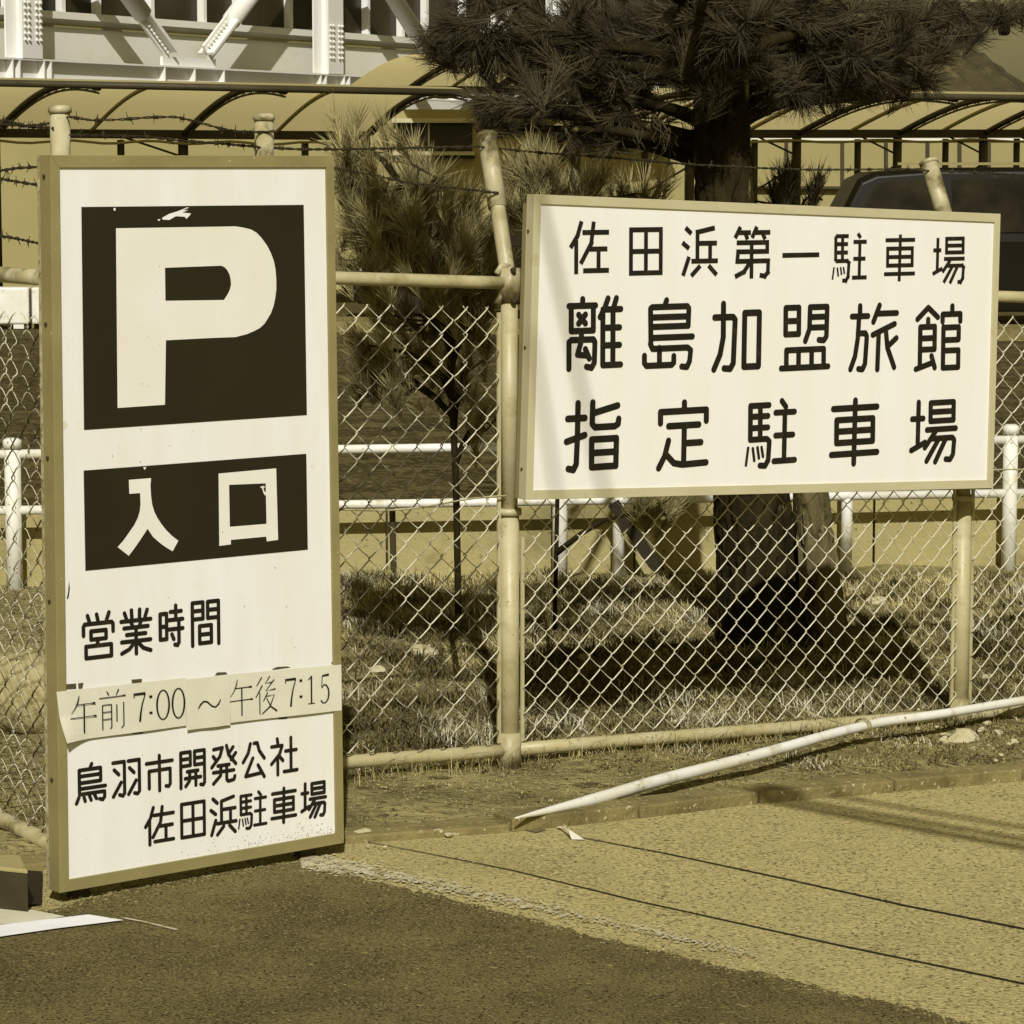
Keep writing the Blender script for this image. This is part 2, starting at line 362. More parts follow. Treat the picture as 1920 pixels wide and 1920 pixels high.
# ================================================================== SIGNS
def glyph_data():
    g = {}
    def cl(*p): return list(p)+[p[0]]
    g['離'] = [[(29,3),(29,12)],[(5,12),(52,12)],[(9,14),(9,46),(48,46),(48,14)],[(22,24),(34,36)],[(34,24),(22,36)],[(27,46),(27,60)],[(5,97),(5,61),(9,58),(48,58),(51,62),(50,90),(45,97),(36,95)],[(26,62),(20,78),(38,80)],[(34,71),(41,84)],[(74,3),(68,16),(60,28)],[(65,18),(65,94)],[(65,18),(97,18)],[(89,3),(84,16)],[(65,43),(95,43)],[(65,67),(95,67)],[(65,94),(97,94)],[(83,18),(83,94)]]
    g['島'] = [[(46,3),(42,11)],[(17,64),(16,14),(19,12),(85,12),(88,15),(87,39),(17,39)],[(17,26),(87,26)],[(17,54),(95,54)],[(16,62),(20,69),(86,69),(92,73),(90,88),(85,96),(75,95)],[(5,78),(5,88),(9,92),(56,92),(60,89),(60,80)],[(33,68),(33,92)]]
    g['加'] = [[(23,3),(23,50),(17,75),(5,96)],[(6,22),(42,22),(46,26),(43,88),(37,96),(25,95)],cl((65,17),(94,17),(93,94),(64,94))]
    g['盟'] = [cl((12,5),(38,5),(38,45),(12,45)),[(12,25),(38,25)],[(51,56),(59,38),(60,5),(94,5),(93,50),(88,56),(78,55)],[(60,20),(94,20)],[(60,36),(93,36)],[(14,95),(14,69),(88,69),(88,95)],[(4,96),(97,96)],[(38,69),(38,96)],[(64,69),(64,96)]]
    g['旅'] = [[(22,3),(22,18)],[(6,18),(38,18)],[(20,20),(18,50),(13,76),(4,95)],[(19,43),(33,43),(36,48),(33,88),(28,96),(20,95)],[(61,3),(49,27)],[(58,15),(96,15)],[(92,31),(48,46)],[(60,43),(58,97)],[(74,38),(78,66),(92,95)],[(96,52),(80,63)]]
    g['館'] = [[(6,21),(28,4),(48,19)],[(28,22),(28,32)],[(12,92),(12,33),(42,33),(42,67),(12,67)],[(12,50),(42,50)],[(4,96),(36,88)],[(36,77),(43,95)],[(78,3),(78,14)],[(58,26),(58,15),(95,15),(95,26)],[(60,34),(60,96)],[(60,35),(92,35),(92,54),(60,54)],[(60,70),(92,70),(92,96),(60,96)]]
    g['指'] = [[(23,3),(22,50),(20,88),(15,96),(6,94)],[(5,24),(35,24)],[(3,56),(35,48)],[(49,3),(48,33),(53,38),(88,38),(94,35),(95,28)],[(50,18),(93,9)],cl((47,55),(91,55),(90,94),(47,94)),[(47,74),(91,74)]]
    g['定'] = [[(53,3),(53,14)],[(9,31),(9,15),(94,15),(94,31)],[(24,36),(80,36)],[(53,36),(52,92)],[(53,62),(84,62)],[(24,57),(17,79),(6,96)],[(21,78),(34,90),(50,93),(94,92)]]
    g['駐'] = [[(10,8),(10,58)],[(10,8),(46,8)],[(29,8),(29,58)],[(10,24),(44,24)],[(10,41),(44,41)],[(10,58),(42,58),(47,62),(45,90),(39,98),(29,97)],('t',[(6,70),(2,95)]),('t',[(15,71),(18,89)]),('t',[(24,70),(27,86)]),('t',[(32,70),(35,84)]),[(71,3),(79,12)],[(59,20),(96,20)],[(77,20),(76,92)],[(59,54),(93,54)],[(56,92),(97,92)]]
    g['車'] = [[(51,3),(49,97)],[(7,14),(95,14)],cl((14,31),(87,31),(87,65),(14,65)),[(14,48),(87,48)],[(4,82),(96,82)]]
    g['場'] = [[(18,4),(17,72)],[(5,29),(28,29)],[(4,77),(32,66)],cl((43,6),(91,6),(91,34),(43,34)),[(43,20),(91,20)],[(36,47),(96,47)],[(54,50),(32,74)],[(47,61),(89,61),(93,65),(91,87),(85,95),(76,94)],[(60,63),(36,95)],[(75,63),(54,97)]]
    g['営'] = [[(18,4),(24,18)],[(46,3),(50,17)],[(84,1),(76,17)],[(5,46),(5,27),(9,22),(92,22),(96,26),(96,42)],cl((28,38),(74,38),(74,56),(28,56)),[(50,56),(46,70)],cl((12,70),(90,70),(90,95),(12,95))]
    g['業'] = [[(36,3),(37,22)],[(62,3),(61,22)],[(14,8),(20,21)],[(86,5),(79,20)],[(3,26),(97,26)],[(34,28),(39,38)],[(66,28),(61,38)],[(12,41),(88,41)],[(20,56),(80,56)],[(4,71),(96,71)],[(50,41),(50,99)],[(46,73),(28,88),(4,96)],[(54,73),(72,88),(96,95)]]
    g['時'] = [cl((6,20),(32,20),(32,80),(6,80)),[(6,50),(32,50)],[(70,3),(70,36)],[(48,17),(92,17)],[(42,36),(98,36)],[(42,58),(98,58)],[(82,36),(82,90),(76,97),(65,95)],[(53,70),(61,82)]]
    g['間'] = [[(6,98),(6,4),(42,4),(42,40),(6,40)],[(6,22),(42,22)],[(58,40),(58,4),(95,4),(95,98)],[(58,22),(95,22)],[(58,40),(95,40)],cl((30,56),(70,56),(70,94),(30,94)),[(30,75),(70,75)]]
    g['鳥'] = [[(52,1),(46,12)],[(12,76),(12,14),(80,14),(80,47),(12,47)],[(12,30),(80,30)],[(12,62),(95,62)],[(12,76),(92,76),(92,90),(86,97),(76,94)],[(10,83),(2,98)],[(26,84),(30,95)],[(44,83),(49,94)],[(60,82),(66,92)]]
    g['羽'] = [[(4,5),(44,5),(44,90),(38,97),(26,93)],[(8,24),(24,38)],[(32,60),(4,96)],[(58,5),(97,5),(97,90),(90,97),(79,94)],[(62,24),(78,38)],[(85,60),(58,95)]]
    g['市'] = [[(50,2),(50,20)],[(2,20),(98,20)],[(50,20),(50,99)],[(12,90),(12,42),(90,42),(90,84),(84,91),(74,89)]]
    g['開'] = [[(6,98),(6,4),(42,4),(42,40),(6,40)],[(6,22),(42,22)],[(58,40),(58,4),(95,4),(95,90),(90,97),(80,95)],[(58,22),(95,22)],[(58,40),(95,40)],[(30,56),(70,56)],[(22,74),(80,74)],[(40,56),(38,82),(24,95)],[(62,56),(62,95)]]
    g['発'] = [[(12,8),(46,6),(36,28),(4,54)],[(10,26),(22,38)],[(62,2),(70,26),(98,52)],[(88,8),(70,24)],[(98,24),(80,40)],[(28,52),(72,52)],[(10,68),(90,68)],[(40,52),(38,78),(10,97)],[(62,52),(62,90),(68,95),(90,93),(94,84)]]
    g['公'] = [[(36,5),(26,30),(4,52)],[(52,5),(66,5),(74,26),(96,48)],[(46,44),(14,90),(84,86)],[(68,64),(95,97)]]
    g['社'] = [[(26,3),(28,16)],[(5,22),(44,22),(34,44),(4,68)],[(27,50),(27,98)],[(34,50),(46,62)],[(56,38),(96,38)],[(76,4),(76,92)],[(50,92),(99,92)]]
    g['佐'] = [[(30,1),(20,28),(3,50)],[(17,36),(17,99)],[(32,22),(98,22)],[(60,2),(54,42),(28,80)],[(50,53),(94,53)],[(72,53),(72,93)],[(34,93),(98,93)]]
    g['田'] = [cl((5,5),(95,5),(95,95),(5,95)),[(50,5),(50,95)],[(5,50),(95,50)]]
    g['浜'] = [[(12,3),(28,15)],[(4,32),(22,44)],[(22,60),(6,97)],[(90,4),(44,12),(44,68)],[(44,34),(96,34)],[(78,34),(78,68)],[(28,69),(99,69)],[(52,78),(28,98)],[(74,78),(96,97)]]
    g['第'] = [[(18,1),(4,22)],[(14,12),(46,12)],[(31,13),(37,25)],[(62,1),(49,22)],[(58,12),(98,12)],[(77,13),(84,25)],[(8,31),(90,31),(90,48),(12,48),(10,66),(93,66),(92,88),(84,95),(70,93)],[(48,31),(48,99)],[(44,68),(28,86),(4,95)]]
    g['一'] = [[(0,50),(100,50)]]
    return g
GL = glyph_data()
def ribbon(mbx, pts, w, put, caps='round'):
    """pts 2-D in metres on the board; put(a,b,lift) -> world.  Each stroke one thin strip of paint, round or butt ended."""
    pts = [Vector((p[0], p[1])) for p in pts]
    closed = (pts[0]-pts[-1]).length < 1e-6
    segs = list(zip(pts, pts[1:]))
    for i, (a, b) in enumerate(segs):
        d = (b-a)
        if d.length < 1e-7: continue
        d.normalize(); n = Vector((-d.y, d.x))*w/2; ribbon.k += 1; lift = (ribbon.k % 23)*2.0e-5
        aa, bb = a, b
        if caps == 'butt':
            if i > 0 or closed: aa = a-d*w/2*.98
            if i < len(segs)-1 or closed: bb = b+d*w/2*.98
        v = [aa+n, bb+n, bb-n, aa-n]
        mbx.add([put(q.x, q.y, lift) for q in v], [(0, 1, 2, 3)])
    if caps == 'round':
        for p in pts[:-1] if closed else pts:
            ribbon.k += 1; lift = (ribbon.k % 23)*2.0e-5; n = 14
            mbx.add([put(p.x+math.cos(2*math.pi*i/n)*w/2, p.y+math.sin(2*math.pi*i/n)*w/2, lift) for i in range(n)], [tuple(range(n))])
ribbon.k = 0

Z0 = Vector((0, 0, 1))
class Board:
    """A flat board given by its four photographed corners on a vertical plane."""
    def __init__(s, p0, n, u, tl, tr, br, bl):
        s.p0, s.n, s.u = p0, n, u; s.v = Vector((0, 0, 1))
        s.c = [hp(*q, p0, n) for q in (tl, tr, br, bl)]
    def Q(s, a, b, off=0.0):                # a right 0..1, b down 0..1
        tl, tr, br, bl = s.c
        return tl.lerp(tr, a).lerp(bl.lerp(br, a), b)+s.n*off
    def loc(s, px, py):
        p = hp(px, py, s.p0, s.n)-s.p0; return (p.dot(s.u), p.z)
    def put(s, off):
        return lambda a, b, l=0.0: s.p0+s.u*a+s.v*b+s.n*(off+l)
    def at(s, px, py, off): return hp(px, py, s.p0, s.n)+s.n*off
def char(board, root, ch, x0, x1, y0, y1, w, m, off, caps='round', tilt=0.0, name='kanji_character'):
    cxp, cyp = (x0+x1)/2, (y0+y1)/2
    a0 = board.loc(x0, cyp)[0]; a1 = board.loc(x1, cyp)[0]; bt = board.loc(cxp, y0)[1]; bb = board.loc(cxp, y1)[1]
    hw = w/2 if caps == 'round' else 0
    put = board.put(off); mbx = MB()
    def tr(p):
        # strokes' centre lines already stay inside the box by about half a stroke
        x = a0+(a1-a0)*p[0]/100; y = bt+(bb-bt)*p[1]/100
        return (x, y+tilt*(x-(a0+a1)/2))
    for st in GL[ch]:
        ww = w
        if isinstance(st, tuple): ww = w*.55; st = st[1]
        ribbon(mbx, [tr(p) for p in st], ww, put, caps)
    return mbx.obj(name, m, root, label='painted character '+ch)
def mitred(board, root, wpx, hpx, thick, m, fwd):
    """four mitred frame members; wpx,hpx are widths as fractions of the board"""
    out = [(0, 0), (1, 0), (1, 1), (0, 1)]; inn = [(wpx, hpx), (1-wpx, hpx), (1-wpx, 1-hpx), (wpx, 1-hpx)]
    for k in range(4):
        a, b = out[k], out[(k+1) % 4]; c, d = inn[(k+1) % 4], inn[k]
        bot = [board.Q(*q, -thick) for q in (a, b, c, d)]; top = [board.Q(*q, fwd) for q in (a, b, c, d)]
        MB().hexa(bot, top).obj('frame_member', m, root, bevel=.0012)

# ---- standing parking sign
pn = Vector((math.sin(math.radians(38)), -math.cos(math.radians(38)), 0)); pu = Vector((math.cos(math.radians(38)), math.sin(math.radians(38)), 0))
bl = hz(108, 1676, .03); br = hz(641, 1580, .035)
pu = Vector((br.x-bl.x, br.y-bl.y, 0)).normalized(); pn = Vector((pu.y, -pu.x, 0))
PS = Board(bl, pn, pu, (92, 291), (624, 292), (643, 1580), (110, 1674))
ps = thing('parking_sign', 'tall white standing sign with a big black P square and opening hours', 'sign', tuple(PS.c[3]))
wfr, hfr = .030, .0165
mitred(PS, ps, wfr, hfr, .045, M['frame'], .006)
MB().hexa([PS.Q(*q, -.040) for q in ((wfr-.004, hfr-.002), (1-wfr+.004, hfr-.002), (1-wfr+.004, 1-hfr+.002), (wfr-.004, 1-hfr+.002))],
          [PS.Q(*q, 0) for q in ((wfr-.004, hfr-.002), (1-wfr+.004, hfr-.002), (1-wfr+.004, 1-hfr+.002), (wfr-.004, 1-hfr+.002))]).obj('panel', M['panel'], ps)
# back edge strip with chipped paint and screws
e0, e1 = PS.Q(0, 0, -.045), PS.Q(0, 1, -.045)
MB().hexa([e0-pn*.012, e1-pn*.012, e1-pn*.012+pu*.03, e0-pn*.012+pu*.03], [e0, e1, e1+pu*.03, e0+pu*.03]).obj('edge_strip', M['framechip'], ps)
for t in (.028, .225, .405, .60, .845):
    c = PS.Q(0, t, -.022)-pu*.001; MB().tube([c, c-pu*.0035], .0048, 8).obj('screw', M['dsteel'], ps)
K1 = .0012
def flat(board, root, pxs, off, m, name, holes=(), label=None, wob_=0):
    return MB().poly([board.at(x, y, off) for x, y in pxs], [[board.at(x, y, off) for x, y in h] for h in holes]).obj(name, m, root, label=label)
flat(PS, ps, [(152, 388), (569, 384), (575, 778), (157, 806)], K1, M['black'], 'black_square')
z4 = lambda L: [(60+x/3.3103, 280+y/3.3103) for x, y in L]
flat(PS, ps, z4([(518, 490), (890, 484), (1260, 478), (1310, 486), (1355, 497), (1390, 517), (1420, 548), (1455, 596), (1480, 645), (1498, 694), (1508, 745), (1513, 810), (1513, 870), (1506, 925), (1495, 975), (1480, 1016), (1460, 1050), (1440, 1082), (1412, 1108), (1375, 1128), (1330, 1147), (1260, 1165), (1100, 1171), (828, 1185), (822, 1585), (528, 1605)]),
     K1*2, M['pwhite'], 'letter', holes=[z4([(822, 735), (1170, 722), (1190, 730), (1207, 747), (1222, 775), (1230, 808), (1232, 840), (1225, 870), (1212, 898), (1188, 935), (825, 940)])], label='white letter P')
z5 = lambda L: [(100+x/3.5556, 840+y/3.5556) for x, y in L]
flat(PS, ps, z5([(200, 150), (1685, 38), (1695, 677), (212, 818)]), K1, M['black'], 'black_band')
flat(PS, ps, z5([(500, 212), (648, 200), (644, 250), (648, 320), (655, 375), (670, 425), (690, 465), (718, 508), (750, 548), (788, 586), (830, 618), (792, 688), (752, 664), (720, 642), (688, 616), (660, 590), (625, 538), (580, 606), (540, 664), (500, 718), (425, 660), (465, 615), (500, 565), (535, 515), (560, 465), (573, 420), (578, 375), (575, 300), (503, 305)]), K1*2, M['pwhite'], 'kanji_character', label='white character 入')
flat(PS, ps, z5([(1098, 170), (1482, 135), (1495, 612), (1420, 622), (1415, 590), (1180, 612), (1180, 642), (1103, 652)]), K1*2, M['pwhite'], 'kanji_character', holes=[z5([(1168, 245), (1412, 235), (1418, 505), (1173, 525)])], label='white character 口')
# scuffs in the black paint
scuff = MB()
for L in ([(805, 425), (850, 400), (900, 385), (960, 360), (972, 362), (930, 378), (968, 376), (930, 392), (985, 398), (975, 412), (955, 432), (945, 418), (890, 415), (850, 438), (808, 436)],
          [(503, 365), (515, 362), (517, 380), (505, 381)], [(775, 436), (795, 432), (786, 446)]):
    scuff.poly([PS.at(x, y, K1*1.6) for x, y in z4(L)])
for L in ([(1375, 258), (1400, 252), (1412, 262), (1398, 262), (1402, 285), (1418, 300), (1410, 318), (1398, 300), (1390, 270)], [(596, 128), (618, 126), (606, 146)]):
    scuff.poly([PS.at(x, y, K1*1.6) for x, y in z5(L)])
scuff.obj('paint_chips', M['panel'], ps, kind='stuff')
flat(PS, ps, z5([(103, 885), (108, 935), (102, 985), (97, 1005), (88, 1003), (96, 965)]), K1, M['ink'], 'scratch')
mk = MB(); c = PS.loc(120, 797)
mk.add([PS.put(.0004)(c[0]+.0095*math.cos(a*.42), c[1]+.0095*math.sin(a*.42)) for a in range(15)], [tuple(range(15))]); mk.obj('filled_hole', M['paper'], ps)
rr = random.Random(5); gm = MB()
for i in range(190):
    b_ = 1-hfr-.001-abs(rr.gauss(0, .012))*(.4+rr.random()); a_ = 1-wfr-abs(rr.gauss(0, .28)); 
    if a_ < wfr or b_ < .9: continue
    c = PS.Q(a_, b_, .0004); r = rr.uniform(.0005, .0016)
    gm.add([c+pu*(math.cos(k*1.57)*r*rr.uniform(.6, 1.6))+Z0*(math.sin(k*1.57)*r)+pn*(i % 11*2e-5) for k in range(4)], [(0, 1, 2, 3)])
for i in range(90):
    c = PS.Q(rr.uniform(.05, .95), rr.uniform(.03, .97), .0032); r = rr.uniform(.0005, .0013)
    gm.add([c+pu*(math.cos(k*1.57)*r)+Z0*(math.sin(k*1.57)*r*rr.uniform(.8, 2)) for k in range(4)], [(0, 1, 2, 3)])
gm.obj('dirt_specks', M['tape'], ps, kind='stuff')
ink = M['letter']
for ch, x0, x1, y0, y1 in (('営', 150, 217, 1146, 1239), ('業', 222, 287, 1137.6, 1229), ('時', 294, 346, 1130.6, 1216), ('間', 354, 415, 1122, 1213)):
    char(PS, ps, ch, x0+3, x1-3, y0+3, y1-3, .0108, ink, K1, tilt=-.0)
for ch, x0, x1, y0, y1 in (('鳥', 139, 202, 1429, 1506), ('羽', 207.4, 264.5, 1421.7, 1495), ('市', 271, 325.6, 1413, 1484.4), ('開', 333.4, 387.4, 1404, 1478), ('発', 392.5, 444.5, 1395, 1471), ('公', 451.6, 498.8, 1388, 1462.5), ('社', 504.4, 559, 1379.5, 1454),
                           ('佐', 268.7, 327.8, 1509.7, 1583.4), ('田', 335.7, 386.9, 1499.6, 1572.7), ('浜', 391, 444.5, 1491, 1566.6), ('駐', 443.7, 502, 1482, 1555), ('車', 505, 557.9, 1473.8, 1545.5), ('場', 561, 614, 1462.5, 1536)):
    char(PS, ps, ch, x0+2, x1-2, y0+2, y1-2, .0098 if ch != '駐' else .0085, ink, K1)
# paper strips with the opening hours
z1 = lambda L: [(100+x/3.5556, 1080+y/3.5556) for x, y in L]
def paper(pxs, off, curl=None):
    # pxs: tl, tr, br, bl ; subdivided sheet with slight waves
    tl, tr, br_, bl_ = [hp(x, y, PS.p0, PS.n) for x, y in pxs]; n1, n2 = 24, 8; v = []; f = []
    for j in range(n2+1):
        for i in range(n1+1):
            a, b = i/n1, j/n2; p = tl.lerp(tr, a).lerp(bl_.lerp(br_, a), b)
            o = off+.0008*math.sin(a*9+b*2)*b
            if curl: o += curl*max(0, 1-a*4.5)**1.5*max(0, (b-.5)/.5)**1.3
            v.append(p+pn*o)
    for j in range(n2):
        for i in range(n1):
            k = j*(n1+1)+i; f.append((k, k+n1+1, k+n1+2, k+1))
    o = MB().add(v, f).obj('paper_strip', M['paper'], ps)
    s_ = o.modifiers.new('s', 'SOLIDIFY'); s_.thickness = .0006; s_.offset = -1
paper(z1([(10, 770), (870, 676), (875, 995), (50, 1105)]), .0078, curl=.022)
paper(z1([(1155, 655), (1908, 588), (1912, 893), (1170, 975)]), .0078)
paper(z1([(862, 688), (1158, 655), (1165, 990), (876, 1024)]), .0106)
for L in ([(75, 722), (150, 716), (152, 752), (76, 756)], [(164, 715), (200, 711), (192, 750), (166, 752)], [(520, 690), (590, 685), (588, 712), (522, 716)], [(1090, 642), (1150, 640), (1160, 655), (1075, 664)],
          [(1460, 618), (1490, 606), (1560, 602), (1580, 610), (1460, 626)], [(1852, 574), (1905, 570), (1905, 582), (1853, 584)], [(525, 1046), (598, 1040), (596, 1050), (528, 1054)], [(1500, 946), (1560, 938), (1558, 952), (1502, 956)], [(1862, 900), (1910, 894), (1908, 906), (1866, 910)], [(1100, 996), (1165, 986), (1160, 1000), (1104, 1004)]):
    flat(PS, ps, z1(L), K1*.8, M['tape'], 'tape_remnant')
# serif writing on the strips
def vribbon(mbx, pts, put):
    """variable width stroke: (x,y,w)"""
    n = len(pts); v = []
    for i, (x, y, w) in enumerate(pts):
        a = Vector(pts[max(i-1, 0)][:2]); b = Vector(pts[min(i+1, n-1)][:2]); d = (b-a).normalized(); q = Vector((-d.y, d.x))*w/2
        v.append((x+q.x, y+q.y)); v.append((x-q.x, y-q.y))
    mbx.add([put(a, b, vribbon.k*1e-5) for a, b in v], [(2*i, 2*i+2, 2*i+3, 2*i+1) for i in range(n-1)]); vribbon.k = (vribbon.k+1) % 20
vribbon.k = 0
T, TH = .0022, .0042
SG = {
 '午': [[(34,2,T),(30,16,T*1.6),(18,34,T),(4,46,T*.6)],[(22,25,T),(78,25,T),(92,25,T*2.4),(95,26,T)],[(1,58,T),(85,58,T),(95,58,T*2.2),(99,59,T)],[(52,26,TH),(52,99,TH)]],
 '前': [[(28,2,T),(36,12,T*1.8)],[(74,0,T*1.6),(64,14,T)],[(0,18,T),(88,18,T),(96,17,T*2),(100,18,T)],[(12,36,TH*.8),(12,97,TH*.8)],[(12,36,T),(46,36,T)],[(46,36,TH*.8),(46,92,TH*.8),(40,97,T)],[(12,54,T),(46,54,T)],[(12,72,T),(46,72,T)],[(66,38,TH*.8),(66,80,TH*.8)],[(92,34,TH*.8),(92,92,TH*.8),(82,98,T)]],
 '後': [[(30,2,T*1.5),(6,24,T)],[(32,24,T*1.6),(2,54,T)],[(20,42,TH*.8),(20,99,TH*.8)],[(66,2,T*1.4),(44,20,T),(76,18,T)],[(86,12,T*1.4),(46,40,T),(92,37,T*1.4)],[(56,44,T*1.4),(36,66,T)],[(50,54,T),(86,52,T),(66,82,T*1.6),(30,99,T)],[(50,58,T),(70,82,T*1.4),(98,96,TH)]],
 '7': [[(6,16,T*1.2),(8,3,T*2),(14,5,T*2.4),(94,5,T*2.6)],[(94,5,T*1.2),(68,42,TH*.9),(56,72,TH*1.2),(50,98,TH*1.5)]],
 '1': [[(20,14,T),(52,3,T*1.2)],[(52,1,TH*1.2),(52,98,TH*1.2)],[(18,98,T),(86,98,T)]],
 '5': [[(24,5,T*1.8),(90,3,T*2.6)],[(24,5,T*1.2),(18,44,T*1.2)],[(18,46,T*1.2),(38,36,T*1.5),(64,38,T*1.8),(84,52,TH*1.1),(88,68,TH*1.3),(80,86,TH),(58,97,T*1.4),(30,98,T*1.4),(10,88,T*2)]],
 ':': [[(50,2,.009),(50,14,.009)],[(50,86,.009),(50,98,.009)]],
 '~': [[(0,80,T),(10,42,T*2),(24,16,TH*.9),(40,24,TH*.9),(60,70,TH*.9),(76,84,TH*.9),(90,58,T*2),(100,16,T)]],
 '0': [[(50+46*math.sin(t*math.pi/12), 50-48*math.cos(t*math.pi/12), T*1.1+(TH*1.25-T)*abs(math.sin(t*math.pi/12))**1.5) for t in range(25)]],
}
def wchar(ch, x0, x1, y0, y1, off=.0122, lab=None):
    cxp, cyp = (x0+x1)/2, (y0+y1)/2
    a0 = PS.loc(x0, cyp)[0]; a1 = PS.loc(x1, cyp)[0]; bt = PS.loc(cxp, y0)[1]; bb = PS.loc(cxp, y1)[1]; mbx = MB(); put = PS.put(off)
    for st in SG[ch]:
        vribbon(mbx, [(a0+(a1-a0)*x/100, bt+(bb-bt)*y/100, w) for x, y, w in st], put)
    mbx.obj('printed_character', M['ink'], ps, label='printed character '+(lab or ch))
for a in (('午', 126.7, 177, 1300.8, 1374), ('前', 182, 231.6, 1292, 1367), ('7', 245.7, 270, 1297, 1352.8), (':', 275, 282, 1302, 1338), ('0', 289, 313.7, 1291.5, 1348.6), ('0', 318, 342.4, 1288, 1345.8)):
    wchar(*a, off=.0122 if a[0] in '午' else .0106)
wchar('~', 366.6, 409, 1309, 1329, .0128)
for a in (('午', 426, 470.7, 1271, 1341.6), ('後', 474.6, 516, 1266, 1337), ('7', 530, 552, 1270, 1324.7), (':', 556.5, 563.5, 1272, 1308), ('1', 570, 588.8, 1265.6, 1319), ('5', 595.6, 614.7, 1262.8, 1317.6)):
    wchar(*a, off=.0100)
# feet behind the sign, standing on the ground
for a in (.1, .9):
    q = PS.Q(a, 1, -.03); MB().box((q.x-pn.x*.02, q.y-pn.y*.02, .01), .05, .03, .06, math.atan2(pu.y, pu.x)).obj('foot', M['dsteel'], ps)

# ---- board fixed to the fence
sn = -NB
p0 = F(s_of(985), 0)+sn*.135
BS = Board(p0, sn, U, (1000, 364), (1874, 401), (1860, 915), (984, 937))
bs = thing('hanging_sign', 'white landscape signboard with three rows of black characters fixed on the fence', 'sign', tuple(BS.c[3]))
w2, h2 = .0135, .031
mitred(BS, bs, w2, h2, .034, M['frame2'], .006)
MB().hexa([BS.Q(*q, -.03) for q in ((w2-.003, h2-.004), (1-w2+.003, h2-.004), (1-w2+.003, 1-h2+.004), (w2-.003, 1-h2+.004))],
          [BS.Q(*q, 0) for q in ((w2-.003, h2-.004), (1-w2+.003, h2-.004), (1-w2+.003, 1-h2+.004), (w2-.003, 1-h2+.004))]).obj('panel', M['panel2'], bs)
e0, e1 = BS.Q(0, .03, -.036), BS.Q(0, 1, -.036)
MB().hexa([e0-sn*.022+U*.004, e1-sn*.022+U*.004, e1-sn*.022+U*.05, e0-sn*.022+U*.05], [e0+U*.004, e1+U*.004, e1+U*.05, e0+U*.05]).obj('batten', M['frame'], bs)
for (a0, a1, z) in ((.02, .98, .2), (.02, .98, .85)):
    q0, q1 = BS.Q(a0, z, -.078), BS.Q(a1, z, -.078); MB().bar(q0, q1, .03, .03).obj('back_rail', M['galv'], bs)
for t in (.12, .5, .9):
    c = BS.Q(0, t, -.018)-U*.001; MB().tube([c, c-U*.003], .004, 8).obj('screw', M['dsteel'], bs)
R1 = (('佐', 1065, 1145, 411.5, 516.4), ('田', 1177.5, 1243.6, 424, 518), ('浜', 1274, 1348.5, 421.6, 521), ('第', 1373, 1447, 422, 525), ('一', 1466.5, 1535.6, 430, 526), ('駐', 1557.5, 1629, 433, 530), ('車', 1653, 1720, 434.8, 532), ('場', 1744, 1812.8, 440, 536))
for ch, x0, x1, y0, y1 in R1:
    s = 0 if ch in '一' else 2
    char(BS, bs, ch, x0+s, x1-s, y0+s, y1-s, .0150 if ch in '佐田浜第一' else .0128, M['letter'], K1, caps='butt')
R2 = (('離', 1059, 1168.5, 554, 695.6), ('島', 1201, 1304.7, 556.6, 697), ('加', 1331.7, 1430.7, 563, 698), ('盟', 1459, 1557.5, 568, 695.6), ('旅', 1589, 1686, 567, 698.5), ('館', 1712, 1806, 569, 697),
      ('指', 1056.6, 1166.8, 748.5, 885.8), ('定', 1226.7, 1331.7, 749, 882), ('駐', 1394.7, 1494.8, 747, 877), ('車', 1553, 1650, 745, 874.5), ('場', 1703, 1797, 746, 871.5))
for ch, x0, x1, y0, y1 in R2:
    char(BS, bs, ch, x0+2, x1-2, y0+2, y1-2, .0208 if ch in '加定車指' else .0194, M['letter'], K1)

# ================================================================== CHAIN LINK FENCE
fe = thing('chain_link_fence', 'weathered chain link fence with pipe posts and arms bent back', 'fence', tuple(F(0, 0)))
ZT = lambda s: 1.475-.044*s
ZB = lambda s: .038-.042*s
R_P = .030
def post_front(s, base, arm_px=None, arm_top=None, nudge=0):
    top = ZT(s)+.06
    b = F(s, base); MB().tube([b-Vector((0, 0, .05)), F(s, .77+base, 0)], R_P, 18).obj('post', M['galv'], fe, smooth=True)
    MB().tube([F(s, .76+base), F(s, top-.1)], R_P*.86, 18).obj('post', M['galv'], fe, smooth=True)
    c = F(s, .77+base); MB().tube([c, c+Vector((0, 0, .02))], R_P*1.25, 18).obj('post_collar', M['galv'], fe, smooth=True)
    # bent arm, leaning away from the camera
    a0 = F(s, top-.12); a1 = F(s, top-.02, .012); a2 = arm_top.lerp(a1, .5); 
    MB().tube([a0, a1, arm_top], R_P*.80, 16).obj('post_arm', M['galvw'], fe, smooth=True)
    d = (arm_top-a1).normalized(); m0 = a1.lerp(arm_top, .46)
    MB().tube([m0, arm_top], R_P*.98, 16).obj('arm_sleeve', M['galvw'], fe, smooth=True)
    MB().tube([arm_top-d*.004, arm_top+d*.006, arm_top+d*.012], [R_P*1.12, R_P*1.15, R_P*.8], 16).obj('post_cap', M['galvw'], fe, smooth=True)
# centre post: arm ends at pixel (912,252); right post at (1741,302)
def arm_end(px, py, s):
    n = .20; p0_ = F(s, 0, n); return hp(px, py, p0_, NB)
armC = arm_end(913, 256, 0); armR = arm_end(1742, 306, S_R)
post_front(0, 0, arm_top=armC); post_front(S_R, -.072, arm_top=armR)
